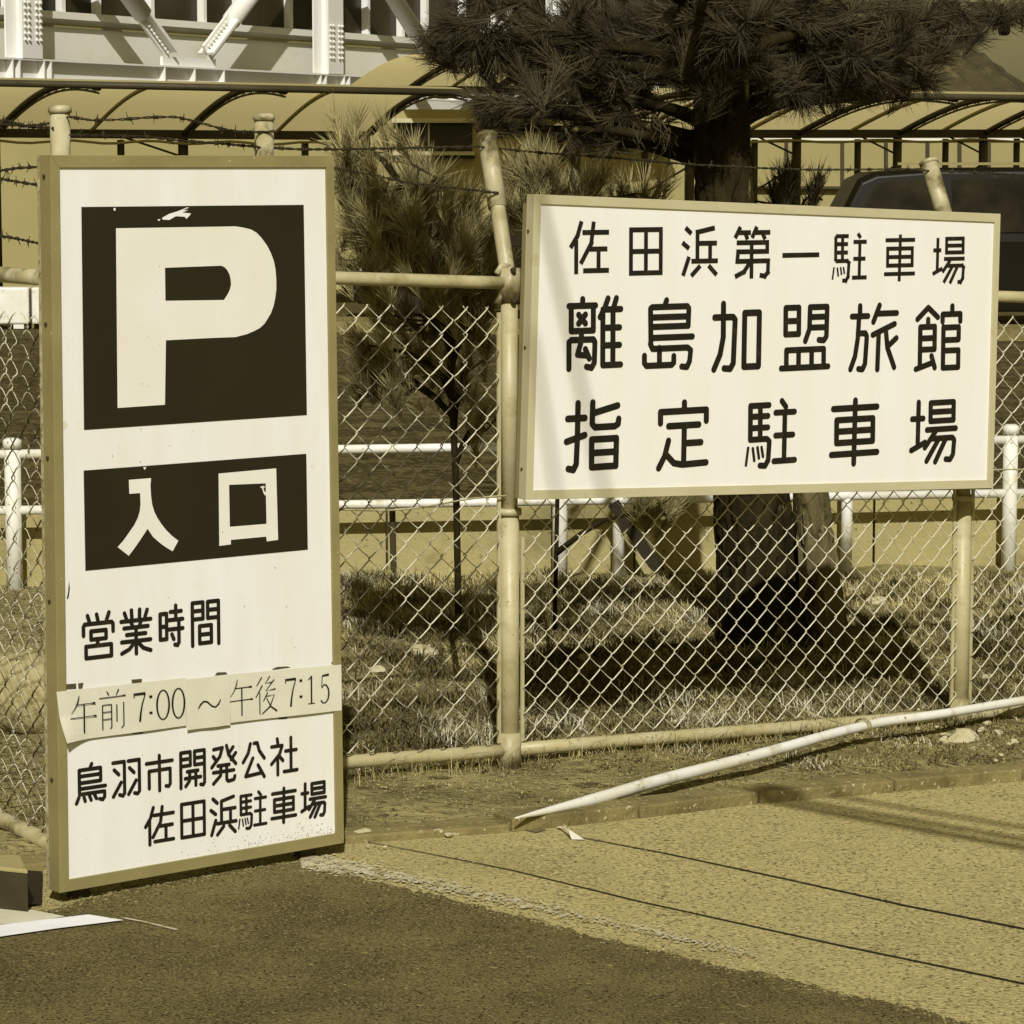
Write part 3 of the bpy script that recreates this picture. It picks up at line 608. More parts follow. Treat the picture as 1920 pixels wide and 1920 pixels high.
# base fitting of the centre post, and rail clamps
for s, base in ((0, 0), (S_R, -.072)):
    for z in (ZB(s)-.03, ):
        MB().tube([F(s, z-.02), F(s, z+.09)], R_P*1.22, 18).obj('rail_fitting', M['galvw'], fe, smooth=True)
    zt = ZT(s); MB().tube([F(s, zt-.055), F(s, zt+.045)], R_P*1.15, 18).obj('rail_fitting', M['galvw'], fe, smooth=True)
    for dz in (.04, -.05):
        c = F(s-.012, zt+dz, -R_P*1.1); MB().tube([c, c-NB*.012], .008, 6).obj('bolt', M['dsteel'], fe)
        MB().tube([F(s-.045, zt+dz-.012), F(s-.03, zt+dz+.01), F(s, zt+dz+.01)], .010, 8).obj('clamp', M['galvw'], fe, smooth=True)
# thin stretcher bars beside the posts
for s in (-.042, .045, S_R-.042, S_R+.042):
    MB().bar(F(s, ZB(s)+.03, -.005), F(s, (ZT(s)-.09) if s < 0 or s > .1 else .70, -.005), .012, .006, NB).obj('stretcher_bar', M['galv'], fe)
# rails
CORN = P(112, 1500, 8.02); CORN = Vector((CORN.x, CORN.y, 0))
MIDP = F(S_M, 0)
def seg_tube(a, b, r, name='rail', m='galv', n=14):
    k = 8; MB().tube([a.lerp(b, i/k) for i in range(k+1)], r, n).obj(name, M[m], fe, smooth=True)
seg_tube(F(S_M, ZT(S_M)), F(-.02, ZT(0)), .0195, m='galv')
seg_tube(F(.02, ZT(0)), F(S_R, ZT(S_R)), .0195)
seg_tube(F(S_R+.02, ZT(S_R)), F(S_R+2, ZT(S_R+2)), .0195)
seg_tube(F(S_M, ZB(S_M)+.01), F(-.02, ZB(0)+.005), .021)
seg_tube(F(.02, ZB(0)+.005), F(S_R-.02, ZB(S_R)+.005), .021)
seg_tube(F(S_R+.02, ZB(S_R)), F(S_R+2, ZB(S_R+2)), .021)
# bay behind the standing sign and the bay turning back at the left
LD = Vector((-math.cos(math.radians(55)), math.sin(math.radians(55)), 0))
LE = CORN+LD*2.2
Z = lambda z: Vector((0, 0, z))
zTl, zBl = 1.53, .00
seg_tube(CORN+Z(zTl), MIDP+Z(ZT(S_M)), .0195); seg_tube(CORN+Z(zBl), MIDP+Z(ZB(S_M)), .021)
seg_tube(CORN+Z(zTl), LE+Z(zTl+.01), .0215, m='galvw'); seg_tube(CORN+Z(zBl), LE+Z(zBl+.1), .023, m='galvw')
for base, topz, n in ((CORN, 0, 112), (MIDP, 0, 495)):
    top = P(n, 203 if n == 112 else 218, base.y); x = top.x
    b0 = Vector((x, base.y, 0))
    MB().tube([b0-Z(.05), b0+Z(top.z)], .0265 if n == 112 else .0275, 18).obj('post', M['galvw'], fe, smooth=True)
    MB().tube([b0+Z(top.z-.012), b0+Z(top.z+.002), b0+Z(top.z+.008)], [.031, .031, .024], 18).obj('post_cap', M['galvw'], fe, smooth=True)
# woven wires: each wire one zigzag, two shapes shared by all
WP, HP = .0418, .0415
def wire_mesh(par, rows, m='wire'):
    pts = []
    for j in range(rows+1):
        at_right = (j+par) % 2 == 1
        s = WP+.003 if at_right else -.003; pts.append((s, j*HP, 0.0))
        if j < rows:
            rising = not at_right         # next segment goes right: the '/' leg lies in front
            n = -.0055 if rising else .0055
            for t in (.18, .5, .82):
                s2 = -.003+(WP+.006)*(t if rising else 1-t); pts.append((s2, (j+t)*HP, n))
    rs = [.0024 if p[2] < -.001 else .0013 if p[2] > .001 else .0018 for p in pts]
    m_ = MB(); m_.tube([Vector((p[0], p[2], p[1])) for p in pts], rs, 5, cap=True)
    return m_.mesh('mesh_wire', M[m], True)
def weave(start, direc, length, z0f, rows, m='wire'):
    me = [wire_mesh(0, rows, m), wire_mesh(1, rows, m)]
    n = int(length/WP); ang = math.atan2(direc.y, direc.x)
    for k in range(n):
        p = start+direc*(k*WP); o = link('mesh_wire', me[k % 2], fe)
        o.location = Vector((p.x, p.y, z0f(k*WP)))-Vector(fe.location); 
        o.rotation_euler = (random.gauss(0, .003), random.gauss(0, .003), ang+random.gauss(0, .03))
        o.location += Vector((random.gauss(0, .0008), random.gauss(0, .0015), random.gauss(0, .0012)))
rows = 32
weave(F(S_M, 0, -.022), U, -S_M-.03, lambda t: ZB(S_M+t)+.035, rows, 'wire_rust_shade')
weave(F(.045, 0, -.012), U, S_R-.07, lambda t: ZB(.045+t)+.035, rows)
weave(F(S_R+.04, 0, -.012), U, 1.0, lambda t: ZB(S_R+t)+.035, rows)
weave(MIDP-(MIDP-CORN).normalized()*.75, (MIDP-CORN).normalized(), .75, lambda t: .05, rows)
weave(LE+Z(0), -LD, 2.2, lambda t: .09-.035*t, 34, 'wire_rust_shade')
# tension wires
for (a, b, za, zb, n) in ((.05, S_R-.03, .83, .80, -.02), (S_R, S_R+1.2, .80, .77, -.02), (S_M, -.03, .835, .83, -.025)):
    pts = [F(a+(b-a)*t, za+(zb-za)*t-.012*math.sin(math.pi*t)+.006*math.sin(t*9), n) for t in [i/24 for i in range(25)]]
    MB().tube(pts, .0028, 5).obj('tension_wire', M['galvw'], fe)
# barbed wire strands
def strand(pxs, Ys, name='barbed_wire'):
    pts = [P(x, y, Y) for (x, y), Y in zip(pxs, Ys)]; dense = []
    for a, b in zip(pts, pts[1:]):
        n = max(2, int((b-a).length/.006))
        for k in range(n): dense.append(a.lerp(b, k/n))
    dense.append(pts[-1])
    for _ in range(6): dense = [dense[0]]+[(dense[i-1]+dense[i]*2+dense[i+1])/4 for i in range(1, len(dense)-1)]+[dense[-1]]
    m_ = MB()
    for ph in (0, math.pi):
        m_.tube([p+Vector((0, math.cos(i*.5+ph), math.sin(i*.5+ph)))*.0022 for i, p in enumerate(dense)], .0021, 4)
    L_ = 0; nxt = .04
    for a, b in zip(dense, dense[1:]):
        L_ += (b-a).length
        if L_ > nxt:
            nxt += random.uniform(.075, .10); d = (b-a).normalized()
            for k in range(4):
                th = random.uniform(0, 6.28); q = Vector((random.uniform(-.5, .5), math.cos(th), math.sin(th))).normalized()
                c = a+d*random.uniform(-.006, .006); m_.tube([c-q*.003, c+q*random.uniform(.014, .02)], [.0021, .0010], 4)
            m_.tube([a-d*.008, a+d*.008], .0052, 5)
    m_.obj(name, M['barb'], fe)
YA = CORN.y-.03; YM = MIDP.y-.03
strand([(-60, 226), (10, 226), (50, 236), (90, 232), (130, 219)], [9, 8.4, 8.2, 8.1, YA])
strand([(-60, 244), (0, 232), (60, 238), (100, 240)], [9, 8.4, 8.2, YA])
strand([(130, 219), (175, 226), (228, 224), (280, 220), (330, 219), (375, 230), (410, 240), (445, 247), (480, 248), (515, 246)], [YA, 8.1, 8.15, 8.2, 8.25, 8.35, 8.4, 8.5, YM, YM])
strand([(130, 253), (200, 254), (270, 256), (340, 264), (400, 268), (480, 275), (560, 280), (640, 280), (740, 278), (830, 276), (905, 275)], [YA, 8.1, 8.2, 8.3, 8.4, YM, 8.75, 8.9, 9.05, 9.2, 9.35])
strand([(-60, 330), (0, 320), (34, 315), (90, 312)], [9, 8.4, 8.2, YA])
strand([(-60, 325), (0, 335), (34, 341), (90, 350)], [9, 8.4, 8.2, YA])
strand([(-60, 425), (0, 442), (34, 448), (90, 460)], [9, 8.4, 8.2, YA])
strand([(560, 300), (640, 318), (700, 328), (760, 342), (850, 352), (935, 362)], [8.8, 8.9, 9.0, 9.1, 9.2, 9.28])
strand([(905, 275), (960, 281), (1020, 287), (1110, 293), (1200, 300), (1300, 309), (1400, 314), (1500, 318), (1600, 318), (1700, 317), (1745, 320), (1850, 324), (2000, 335)], [9.35, 9.42, 9.48, 9.58, 9.7, 9.82, 9.95, 10.1, 10.2, 10.35, 10.4, 10.5, 10.7])

# ================================================================== FALLEN PIPE, SMALL PIECES
PPX = [(966, 1534, .022), (1010, 1524, .02), (1120, 1498, .02), (1240, 1462, .025), (1360, 1432, .03), (1470, 1402, .04), (1560, 1376, .05), (1650, 1354, .05), (1760, 1340, .05), (1920, 1313, .05), (2120, 1282, .04)]
pts = [hg(x, y, .028+z) for x, y, z in PPX]; rad = [.002, .009, .0180, .0185, .0180, .0168, .0162, .0158, .0155, .0155, .0155]
dn = [pts[0]]
fin, fr = [], []
for i in range(len(pts)-1):
    for k in range(6): fin.append(pts[i].lerp(pts[i+1], k/6)); fr.append(rad[i]+(rad[i+1]-rad[i])*k/6)
fin.append(pts[-1]); fr.append(rad[-1])
for _ in range(4): fin = [fin[0]]+[(fin[i-1]+fin[i]*2+fin[i+1])/4 for i in range(1, len(fin)-1)]+[fin[-1]]
pp = thing('fallen_pipe', 'long white pipe lying on the verge along the foot of the fence', 'pipe', tuple(fin[0]))
MB().tube(fin, fr, 20).obj('pipe', M['white'], pp, smooth=True)
w0 = hg(1618, 1361, .078); m_ = MB(); d = (hg(1650, 1354, .078)-hg(1560, 1376, .078)).normalized(); x_ = d.orthogonal().normalized(); y_ = d.cross(x_)
for dd in (-.008, .008):
    m_.tube([w0+d*(dd+.004*math.sin(a))+(x_*math.cos(a)+y_*math.sin(a))*.0245 for a in [i*math.pi/8 for i in range(17)]], .0025, 5)
m_.tube([w0+y_*.02, hg(1560, 1352, .10), hg(1500, 1330, .12), hg(1482, 1325, .14)], .0028, 5); m_.obj('binding_wire', M['galvw'], pp)

def rock(c, r, seed, m=None, flatz=.6):
    rr = random.Random(seed); v = []; f = []; n1, n2 = 7, 9; ks = [(rr.uniform(-1, 1), rr.uniform(-1, 1), rr.uniform(-1, 1), rr.uniform(0, 6)) for _ in range(5)]
    for j in range(n1+1):
        th = math.pi*j/n1
        for i in range(n2):
            ph = 2*math.pi*i/n2; d = Vector((math.sin(th)*math.cos(ph), math.sin(th)*math.sin(ph), math.cos(th)))
            q = 1+sum(.13*math.sin(3*(k[0]*d.x+k[1]*d.y+k[2]*d.z)+k[3]) for k in ks)
            v.append(Vector(c)+Vector((d.x*r*q, d.y*r*q*.8, d.z*r*q*flatz)))
    for j in range(n1):
        for i in range(n2): a = j*n2+i; b = j*n2+(i+1) % n2; f.append((a, b, b+n2, a+n2))
    return MB().add(v, f)
rocks = [(1805, 1386, 52, 'flat pale rock at the foot of the right fence post'), (1850, 1358, 22, 'small pale rock right of the right fence post'), (1870, 1378, 24, 'round pale rock between two others at the right edge'),
         (1900, 1392, 20, 'pale rock nearest the right edge of the verge'), (1770, 1390, 18, 'small rock left of the flat pale rock'), (1733, 1327, 17, 'pale stone in grass just left of the right post'), (1850, 1270, 22, 'pale stone in the grass above the white pipe at right'),
         (1565, 1335, 14, 'pale stone below the mesh near the pipe tie'), (1346, 1368, 13, 'pale stone by the bottom rail left of the pipe'), (1270, 1355, 22, 'flat pale stone in weeds near the bottom rail'), (1030, 1395, 14, 'pale stone beside the centre post base'),
         (680, 1568, 40, 'low grey rock beside the bottom corner of the standing sign'), (722, 1588, 8, 'tiny white pebble on the road by the sign corner'), (690, 1586, 6, 'tiny pebble against the sign corner'), (612, 1592, 12, 'dark clod under the bottom edge of the standing sign'),
         (1480, 1236, 14, 'white stone on the grass in front of the tree shadow'), (790, 1232, 60, 'long pale stone lying in the shadow band left of the centre post'), (705, 1262, 36, 'pale stone in the grass just right of the standing sign'), (1095, 1238, 30, 'pale stone right of the centre post'), (1597, 1112, 26, 'white stone against the right side of the stem'), (1640, 1130, 40, 'pale stone to the right of the stem at the wall'), (840, 1565, 14, 'pale fragment on the road near the kerb'), (500, 1595, 20, 'gravel clod under the standing sign')]
for i, (x, y, w, lab) in enumerate(rocks):
    p = hg(x, y, .01); r = w/2/FPX*p.y
    m_ = rock(p+Z(r*.1), r, i)
    single(m_, 'stone', M['stone'] if 'dark' not in lab else M['soil'], lab, 'stone', 'loose stones on the verge', smooth=False)
rr = random.Random(3); rb = MB()
for i in range(60):
    x, y = (rr.gauss(1850, 50), rr.gauss(1382, 14)) if i < 34 else (rr.uniform(960, 1900), rr.gauss(1345, 28)); p = hg(x, y, .004)
    q = rock(p+Z(.004), rr.uniform(.004, .013), i); n = len(rb.v); rb.v += q.v; rb.f += [tuple(k+n for k in f) for f in q.f]
rb.obj('rubble', M['stone'], kind='stuff')
# plant leaf curl on the road at the joint end
m_ = MB(); a, b, c_ = hg(1042, 1551, .004), hg(1066, 1557, .02), hg(1082, 1574, .004)
m_.add([a, a+Vector((.012, 0, .004)), b+Vector((0, .02, 0)), b-Vector((0, .02, 0)), c_+Vector((.02, 0, 0)), c_-Vector((.015, 0, 0))], [(0, 1, 3, 2), (2, 3, 5, 4)])
single(m_, 'plastic_scrap', M['paper'], 'pale curled scrap lying on the road at the joint', 'scrap')
# drain edge block at the lower left
m_ = MB(); A = [hz(-90, 1625, .10), hz(52, 1640, .10), hz(38, 1612, .10), hz(-90, 1606, .10)]
cb = thing('concrete_block', 'low concrete block with pale top beside the foot of the standing sign', 'block', (A[1].x, A[1].y, 0))
MB().hexa([Vector((v.x, v.y, -.02)) for v in A], A).obj('block_body', mat('dark_block', .04, .025, 10, .95), cb, bevel=.004)  # body in a much darker tone than its cap
MB().hexa([v+Z(.001) for v in A], [v+Z(.012) for v in A]).obj('cap', M['concrete'], cb, bevel=.003)
B = [hz(-90, 1702, .0), hz(78, 1702, .0), hz(80, 1640, .0), hz(-90, 1628, .0)]
mb = MB(); mb.poly([v+Z(.009) for v in B]); mb.obj('drain_opening', mat('dark_drain', .02, .015, 9, .6), kind='structure')  # flat dark sheet lying just above the road

# boulder behind the left fence
p = hg(20, 1400, 0); m_ = rock(p+Z(.13)+Vector((-.01, .25, 0)), .19, 77, flatz=.9); single(m_, 'boulder', mat('boulder', .36, .24, 14, 1, bump=.03, bscale=14, L3=.15, s3=18), 'big rough pale boulder behind the fence at the left edge', 'boulder', smooth=True)

# ================================================================== FAR WALL AND PIPE BARRIER
YW = 13.55
def YBf(px, d=0.0): return 13.08+.72*px/1900+d
def W_(px, z, d=.14):
    Y = YBf(px, d); p = P(px, 900, Y); return Vector((p.x, Y, z))
xs = [-200, 270, 725, 1190, 1640, 2150]
lw = thing('low_wall', 'low concrete panel wall along the car park behind the fence', 'wall', (P(600, 900, YW).x, YW, 0))
for a, b in zip(xs, xs[1:]):
    A_, B_ = W_(a+2, 0), W_(b-2, 0)
    MB().hexa([A_+Z(-.1), B_+Z(-.1), B_+Z(-.1)+Vector((0, .09, 0)), A_+Z(-.1)+Vector((0, .09, 0))], [A_+Z(.325), B_+Z(.325), B_+Z(.325)+Vector((0, .09, 0)), A_+Z(.325)+Vector((0, .09, 0))]).obj('panel', M['concrete'], lw, bevel=.004)
# pipe barrier
YB = 13.47
ba = thing('pipe_barrier', 'low white pipe barrier with two rails behind the fence', 'barrier', (P(1050, 900, YB).x, YB, 0))
def bpost(px, Y, r=.036, rz=.665, lean=0):
    Y = YBf(px)
    x = P(px, 950, Y).x
    MB().tube([(x, Y, -.05), (x, Y, rz-.04)], r, 16).obj('post', M['white'], ba, smooth=True)
    MB().tube([(x, Y, rz-.045), (x, Y, rz-.01), (x, Y, rz)], [r*1.15, r*1.15, r*.7], 16).obj('post_cap', M['white'], ba, smooth=True)
for px, r in ((25, .036), (1050, .034), (1160, .027), (1588, .026), (1893, .034)): bpost(px, YB, r)
for z in (.595, .350):
    a, b = W_(-120, z, 0), W_(2100, z, 0); MB().tube([a, b], .020, 12).obj('rail', M['white'], ba, smooth=True)
m_ = MB(); m_.bar(W_(1150, .34, -.03), W_(1238, .03, -.10), .055, .03, Vector((0, 1, 0))); m_.obj('brace', M['rubber'], ba)
tag(MB().tube([W_(738, -.05, .08), W_(735, .36, .08)], .014, 8).obj('stake', M['dsteel']), 'thin dark stake standing before the low wall panels', 'stake')

from mathutils import noise as mnoise
def bark_tube(pts, rs, n=56, per=44, amp=.012):
    pts = [Vector(p) for p in pts]; m_ = MB(); rows_ = []
    for i in range(len(pts)-1):
        k = max(2, int((pts[i+1]-pts[i]).length*per))
        for q in range(k): rows_.append((pts[i].lerp(pts[i+1], q/k), rs[i]+(rs[i+1]-rs[i])*q/k))
    rows_.append((pts[-1], rs[-1])); v = []; f = []
    for p, r in rows_:
        for j in range(n):
            a = 2*math.pi*j/n; d = Vector((math.cos(a), math.sin(a), 0)); q = Vector((d.x*r*26, d.y*r*26, p.z*8))
            c = 1-abs(mnoise.noise(q))*2.6; c2 = mnoise.noise(Vector((d.x*r*60, d.y*r*60, p.z*34)))
            rr = r+amp*(.6-max(0, c)**2*1.6)+amp*.35*c2+r*.07*math.sin(a*3+p.z*1.5); v.append(p+d*rr)
    for i in range(len(rows_)-1):
        for j in range(n): a = i*n+j; b = i*n+(j+1) % n; f.append((a, b, b+n, a+n))
    m_.add(v, f); return m_
# ================================================================== PINE TREES
def needles(tufts, n=55, L=.12, w=.0026, spread=1.0, droop=.0):
    """tufts: array (k,6) centre+direction; returns verts,tris"""
    T_ = np.asarray(tufts, float); k = len(T_); c = np.repeat(T_[:, :3], n, 0); d = np.repeat(T_[:, 3:6], n, 0)
    m = k*n; r = rng.normal(size=(m, 3)); r /= np.linalg.norm(r, axis=1)[:, None]
    dd = d+r*spread*rng.uniform(.5, 1.0, (m, 1)); dd /= np.linalg.norm(dd, axis=1)[:, None]
    ln = L*rng.uniform(.45, 1.25, (m, 1)); start = c-d*rng.uniform(-.02, .13, (m, 1))+dd*.004
    side = np.cross(dd, rng.normal(size=(m, 3))); side /= np.linalg.norm(side, axis=1)[:, None]
    end = start+dd*ln; end[:, 2] -= droop*ln[:, 0]*rng.uniform(.3, 1, m)
    mid = start+dd*ln*.55; 
    v = np.stack([start-side*w/2, start+side*w/2, mid+side*w*.45, mid-side*w*.45, end], 1).reshape(-1, 3)
    i = np.arange(m)[:, None]*5
    t = np.concatenate([i+[0, 1, 2], i+[0, 2, 3], i+[3, 2, 4]], 0)
    return v, t
def pine(name, label, trunk_pts, trunk_r, blobs, mats, n=55, L=.12, dirup=.5, twig_from=None, w=.0026, spread=1.0, limb_r=.02, droop=0, limbs=()):
    base = Vector(trunk_pts[0]); rt = thing(name, label, 'tree', tuple(base))
    tp = [Vector(p) for p in trunk_pts]; fine = []; fr_ = []
    for i in range(len(tp)-1):
        for k in range(10): fine.append(tp[i].lerp(tp[i+1], k/10)); fr_.append((trunk_r[i]+(trunk_r[i+1]-trunk_r[i])*k/10)*random.uniform(.96, 1.05))
    fine.append(tp[-1]); fr_.append(trunk_r[-1])
    (bark_tube(trunk_pts, trunk_r) if trunk_r[0] > .1 else MB().tube(fine, fr_, 10)).obj('trunk', M['bark'], rt, smooth=trunk_r[0] < .1)
    tufts = []; tw = MB()
    for (cx_, cy_, rx, ry, Y0, Y1, cnt) in blobs:
        got = []
        for _ in range(cnt):
            while True:
                u_, v_ = random.uniform(-1, 1), random.uniform(-1, 1)
                if u_*u_+v_*v_ <= 1: break
            Y = random.uniform(Y0, Y1); p = P(cx_+u_*rx, cy_+v_*ry, Y); got.append(p)
        cen = sum(got, Vector())/len(got)
        # limb from the nearest trunk point to the blob centre
        tpn = min(fine, key=lambda q: (q-(cen-Z(.15))).length)
        l1 = tpn.lerp(cen, .5)+Vector((0, 0, .04)); rr = limb_r
        MB().tube([tpn, tpn.lerp(l1, .5)+Z(.01), l1, cen], [rr, rr*.8, rr*.6, rr*.35], 8).obj('limb', M['bark'], rt, smooth=True)
        nodes = [l1, l1.lerp(cen, .5), cen]
        for p in got:
            q = min(nodes, key=lambda k_: (k_-p).length); dir_ = (p-q)
            if dir_.length < .01: dir_ = Vector((random.uniform(-1, 1), random.uniform(-1, 1), 1))
            dl = dir_.length; dn_ = dir_.normalized(); mid = q.lerp(p, .5)+Vector((random.gauss(0, .02), random.gauss(0, .02), -.02))
            if dl < .9: tw.tube([q, mid, p], [.005, .004, .003], 4, cap=False)
            if random.random() < .12: nodes.append(p)
            dd = (dn_*.7+Vector((random.gauss(0, .3), random.gauss(0, .3), dirup+random.gauss(0, .25)))).normalized()
            tufts.append((*p, *dd))
    tw.obj('twigs', M['twig'], rt, kind='stuff')
    v, t = needles(tufts, n, L, w, spread, droop); v = v-np.array(base)[None, :]
    o = link('crown', np_mesh('crown', v, t, mats), rt, kind='stuff')
    return rt
YT = 11.75
tb = lambda x, y: P(x, y, YT)
big = pine('pine_tree', 'large dark pine with a thick trunk rising behind the hanging sign', [tb(1440, 1240), tb(1432, 1160), tb(1415, 1000), tb(1378, 700), tb(1356, 380), tb(1352, 200), tb(1348, 0), tb(1345, -500), tb(1345, -900)], [.212, .172, .152, .118, .108, .100, .095, .07, .04],
    [(1230, 40, 150, 90, 11.95, 13.50, 67), (1450, 50, 130, 100, 12.25, 13.90, 58), (1330, -20, 200, 60, 12.15, 13.70, 58), (1120, 90, 160, 70, 11.75, 13.30, 82), (1240, 140, 90, 40, 11.85, 12.90, 23), (1560, 50, 190, 80, 11.85, 13.60, 82), (1470, 150, 80, 36, 11.95, 13.30, 19), (1000, 170, 110, 50, 11.55, 12.90, 40), (930, 60, 110, 80, 11.75, 13.30, 53), (860, 105, 60, 22, 11.75, 12.70, 13), (900, 210, 45, 18, 11.55, 12.70, 8),
     (1140, 200, 90, 55, 11.75, 13.10, 39), (1500, 160, 140, 28, 11.75, 13.10, 39), (1700, 100, 110, 60, 11.75, 13.10, 46), (1780, 40, 90, 45, 11.95, 13.30, 28), (1880, 20, 50, 22, 11.95, 13.30, 11), (1060, 260, 70, 40, 11.85, 12.90, 11), (1240, 250, 60, 30, 11.95, 12.70, 7),
     (1560, 175, 120, 20, 12.2, 13.2, 12), (1700, 165, 70, 22, 12.2, 13.2, 8), (1140, 265, 60, 26, 11.6, 12.4, 6), (960, 235, 60, 18, 11.6, 12.4, 5), (820, 80, 26, 18, 12, 12.6, 4), (1350, -190, 480, 100, 12.2, 14.2, 190), (940, -118, 300, 34, 8.7, 9.6, 130), (1290, -118, 170, 28, 9.5, 10.0, 44), (1760, -108, 150, 24, 10.2, 10.6, 28), (1345, 30, 120, 60, 11.1, 11.5, 34), (1350, 120, 100, 40, 11.2, 11.55, 18), (1300, 175, 60, 24, 11.2, 11.5, 7), (1600, 90, 120, 50, 12, 13, 30), (1180, 60, 150, 60, 12, 13, 36)],
    M['needle'], n=96, L=.13, dirup=.10, w=.0026, spread=.8, limb_r=.028)
# second stem and a split stub beside the trunk
m_ = MB(); ps_ = [tb(1560, 1240), tb(1545, 1150), tb(1533, 1040), tb(1520, 930), tb(1500, 800)]
bark_tube(ps_, [.088, .076, .068, .062, .04], 36).obj('second_stem', M['stem_lit'], big)
m_ = MB(); m_.add([P(1500, 1140, 11.6), P(1517, 1095, 11.6), P(1495, 990, 11.6), P(1505, 1140, 11.75), P(1495, 990, 11.7)], [(0, 1, 2), (0, 2, 4, 3), (1, 4, 2), (1, 3, 4)]); m_.obj('bark_split', M['stem_lit'], big)
# thin bare dead twigs hanging below the crown
tw = MB()
for (x, y) in ((1225, 215), (1240, 225), (1190, 230), (1255, 240), (1060, 240), (1000, 235)):
    p = P(x, y, 11.2)
    for b in range(4):
        q = [p]
        for s in range(6): q.append(q[-1]+Vector((random.gauss(.004, .012), random.gauss(0, .01), -.018+random.gauss(0, .008))))
        tw.tube(q, [.0028, .0026, .0024, .0022, .002, .0018, .0012], 4, cap=False)
c_ = P(1884, 55, 12.9); rock(c_, .028, 9, flatz=1.2).obj('cone', M['bark'], big)
c_ = P(1876, 20, 12.9); rock(c_, .024, 10, flatz=1.2).obj('cone', M['bark'], big)
tw.obj('dead_twigs', M['twig'], big, kind='stuff')
ysh = 10.6
pine('young_pine', 'light green bushy young pine behind the fence between the two signs', [P(860, 1180, ysh), P(855, 900, ysh), P(840, 600, ysh), P(800, 430, ysh), P(740, 330, ysh)], [.012, .012, .011, .010, .007],
    [(735, 330, 105, 90, 10.35, 10.95, 40), (650, 270, 30, 60, 10.4, 10.8, 9), (700, 420, 90, 50, 10.3, 10.9, 26), (800, 450, 120, 80, 10.2, 11.0, 50), (900, 490, 60, 60, 10.4, 11.0, 18), (690, 480, 75, 35, 10.3, 10.8, 20), (850, 395, 70, 28, 10.4, 10.9, 11), (800, 520, 140, 30, 10.3, 11, 20), (790, 590, 130, 35, 10.4, 11.1, 16), (700, 690, 60, 60, 10.5, 11.2, 9), (870, 720, 55, 80, 10.5, 11.3, 9), (780, 660, 110, 60, 11, 11.6, 10),
     (870, 570, 60, 35, 10.4, 10.9, 9), (690, 640, 30, 40, 10.5, 10.9, 4), (720, 730, 60, 50, 10.5, 10.9, 6), (900, 640, 40, 60, 10.5, 10.9, 5), (920, 800, 30, 40, 10.5, 10.9, 4)],
    M['needle2'], n=130, L=.105, dirup=.9, w=.0024, spread=.68, limb_r=.012)
pine('young_pine', 'short dark young pine growing behind the left half of the hanging sign', [P(1040, 1180, 10.9), P(1050, 700, 10.9), P(1060, 400, 10.9)], [.008, .008, .006],
    [(1010, 320, 60, 40, 10.7, 11.1, 16), (1090, 350, 60, 28, 10.7, 11.1, 14), (990, 370, 50, 40, 10.7, 11.1, 10), (1200, 360, 60, 18, 10.8, 11.2, 8), (1230, 950, 40, 20, 10.8, 11.0, 5)],
    M['needle2'], n=120, L=.105, dirup=.9, w=.0024, spread=.7, limb_r=.012)
pine('young_pine', 'small dark pine top showing above the hanging sign right of the trunk', [P(1490, 1180, 12.6), P(1490, 700, 12.6), P(1490, 360, 12.6)], [.008, .008, .006],
    [(1465, 360, 22, 22, 12.4, 12.8, 7), (1480, 340, 14, 8, 12.5, 12.7, 3), (1530, 362, 16, 16, 12.4, 12.8, 4), (1395, 375, 12, 6, 12.5, 12.7, 2)],
    M['needle'], n=90, L=.11, dirup=2.2, w=.0034, spread=.65, limb_r=.01)

# ================================================================== GRASS
def blades(name, m, count, region, hmin, hmax, w=.004, clump=None, lean=.8, ridge=False, flat=0):
    x0, x1, y0, y1 = region; xs_ = rng.uniform(x0, x1, count); ys_ = rng.uniform(y0, y1, count)
    if clump:
        k = len(xs_); nc = clump; cxs = rng.uniform(x0, x1, nc); cys = rng.uniform(y0, y1, nc); ids = rng.integers(0, nc, k)
        xs_ = cxs[ids]+rng.normal(0, .05, k); ys_ = cys[ids]+rng.normal(0, .05, k)
    if ridge:
        ss = rng.uniform(-1.6, 2.6, count); nn = rng.normal(0, .035, count); xs_ = S0.x+U.x*ss+NB.x*nn; ys_ = S0.y+U.y*ss+NB.y*nn
    keep = []
    zz = []
    for x, y in zip(xs_, ys_):
        yk = kerb_y(x)+.09; keep.append(y > yk and y < 13.5 and (not flat or (x-S0.x)*NB.x+(y-S0.y)*NB.y < -.01)); zz.append(vz(x, y))
    keep = np.array(keep); xs_, ys_, zz = xs_[keep], ys_[keep], np.array(zz)[keep]; k = len(xs_)
    ff = (np.stack([xs_-S0.x, ys_-S0.y], 1)@np.array([NB.x, NB.y])) < .03
    h = rng.uniform(hmin, hmax, k)*(1.0 if ridge or flat else np.where(ff, .38, 1.0)); th = rng.uniform(0, 2*np.pi, k); ln = rng.uniform(0, lean, k)*h
    b = np.stack([xs_, ys_, zz-.004], 1); sd_ = np.stack([np.cos(th+1.3), np.sin(th+1.3), np.zeros(k)], 1)*w/2
    mid = b+np.stack([np.cos(th)*ln*.4, np.sin(th)*ln*.4, h*.6], 1); tip = b+np.stack([np.cos(th)*ln, np.sin(th)*ln, h*rng.uniform(.6, 1, k)], 1)
    v = np.stack([b-sd_, b+sd_, mid+sd_*.7, mid-sd_*.7, tip], 1).reshape(-1, 3); i = np.arange(k)[:, None]*5
    t = np.concatenate([i+[0, 1, 2], i+[0, 2, 3], i+[3, 2, 4]], 0)
    o = link(name, np_mesh(name, v, t, m), kind='stuff'); o['label'] = name.replace('_', ' '); return o
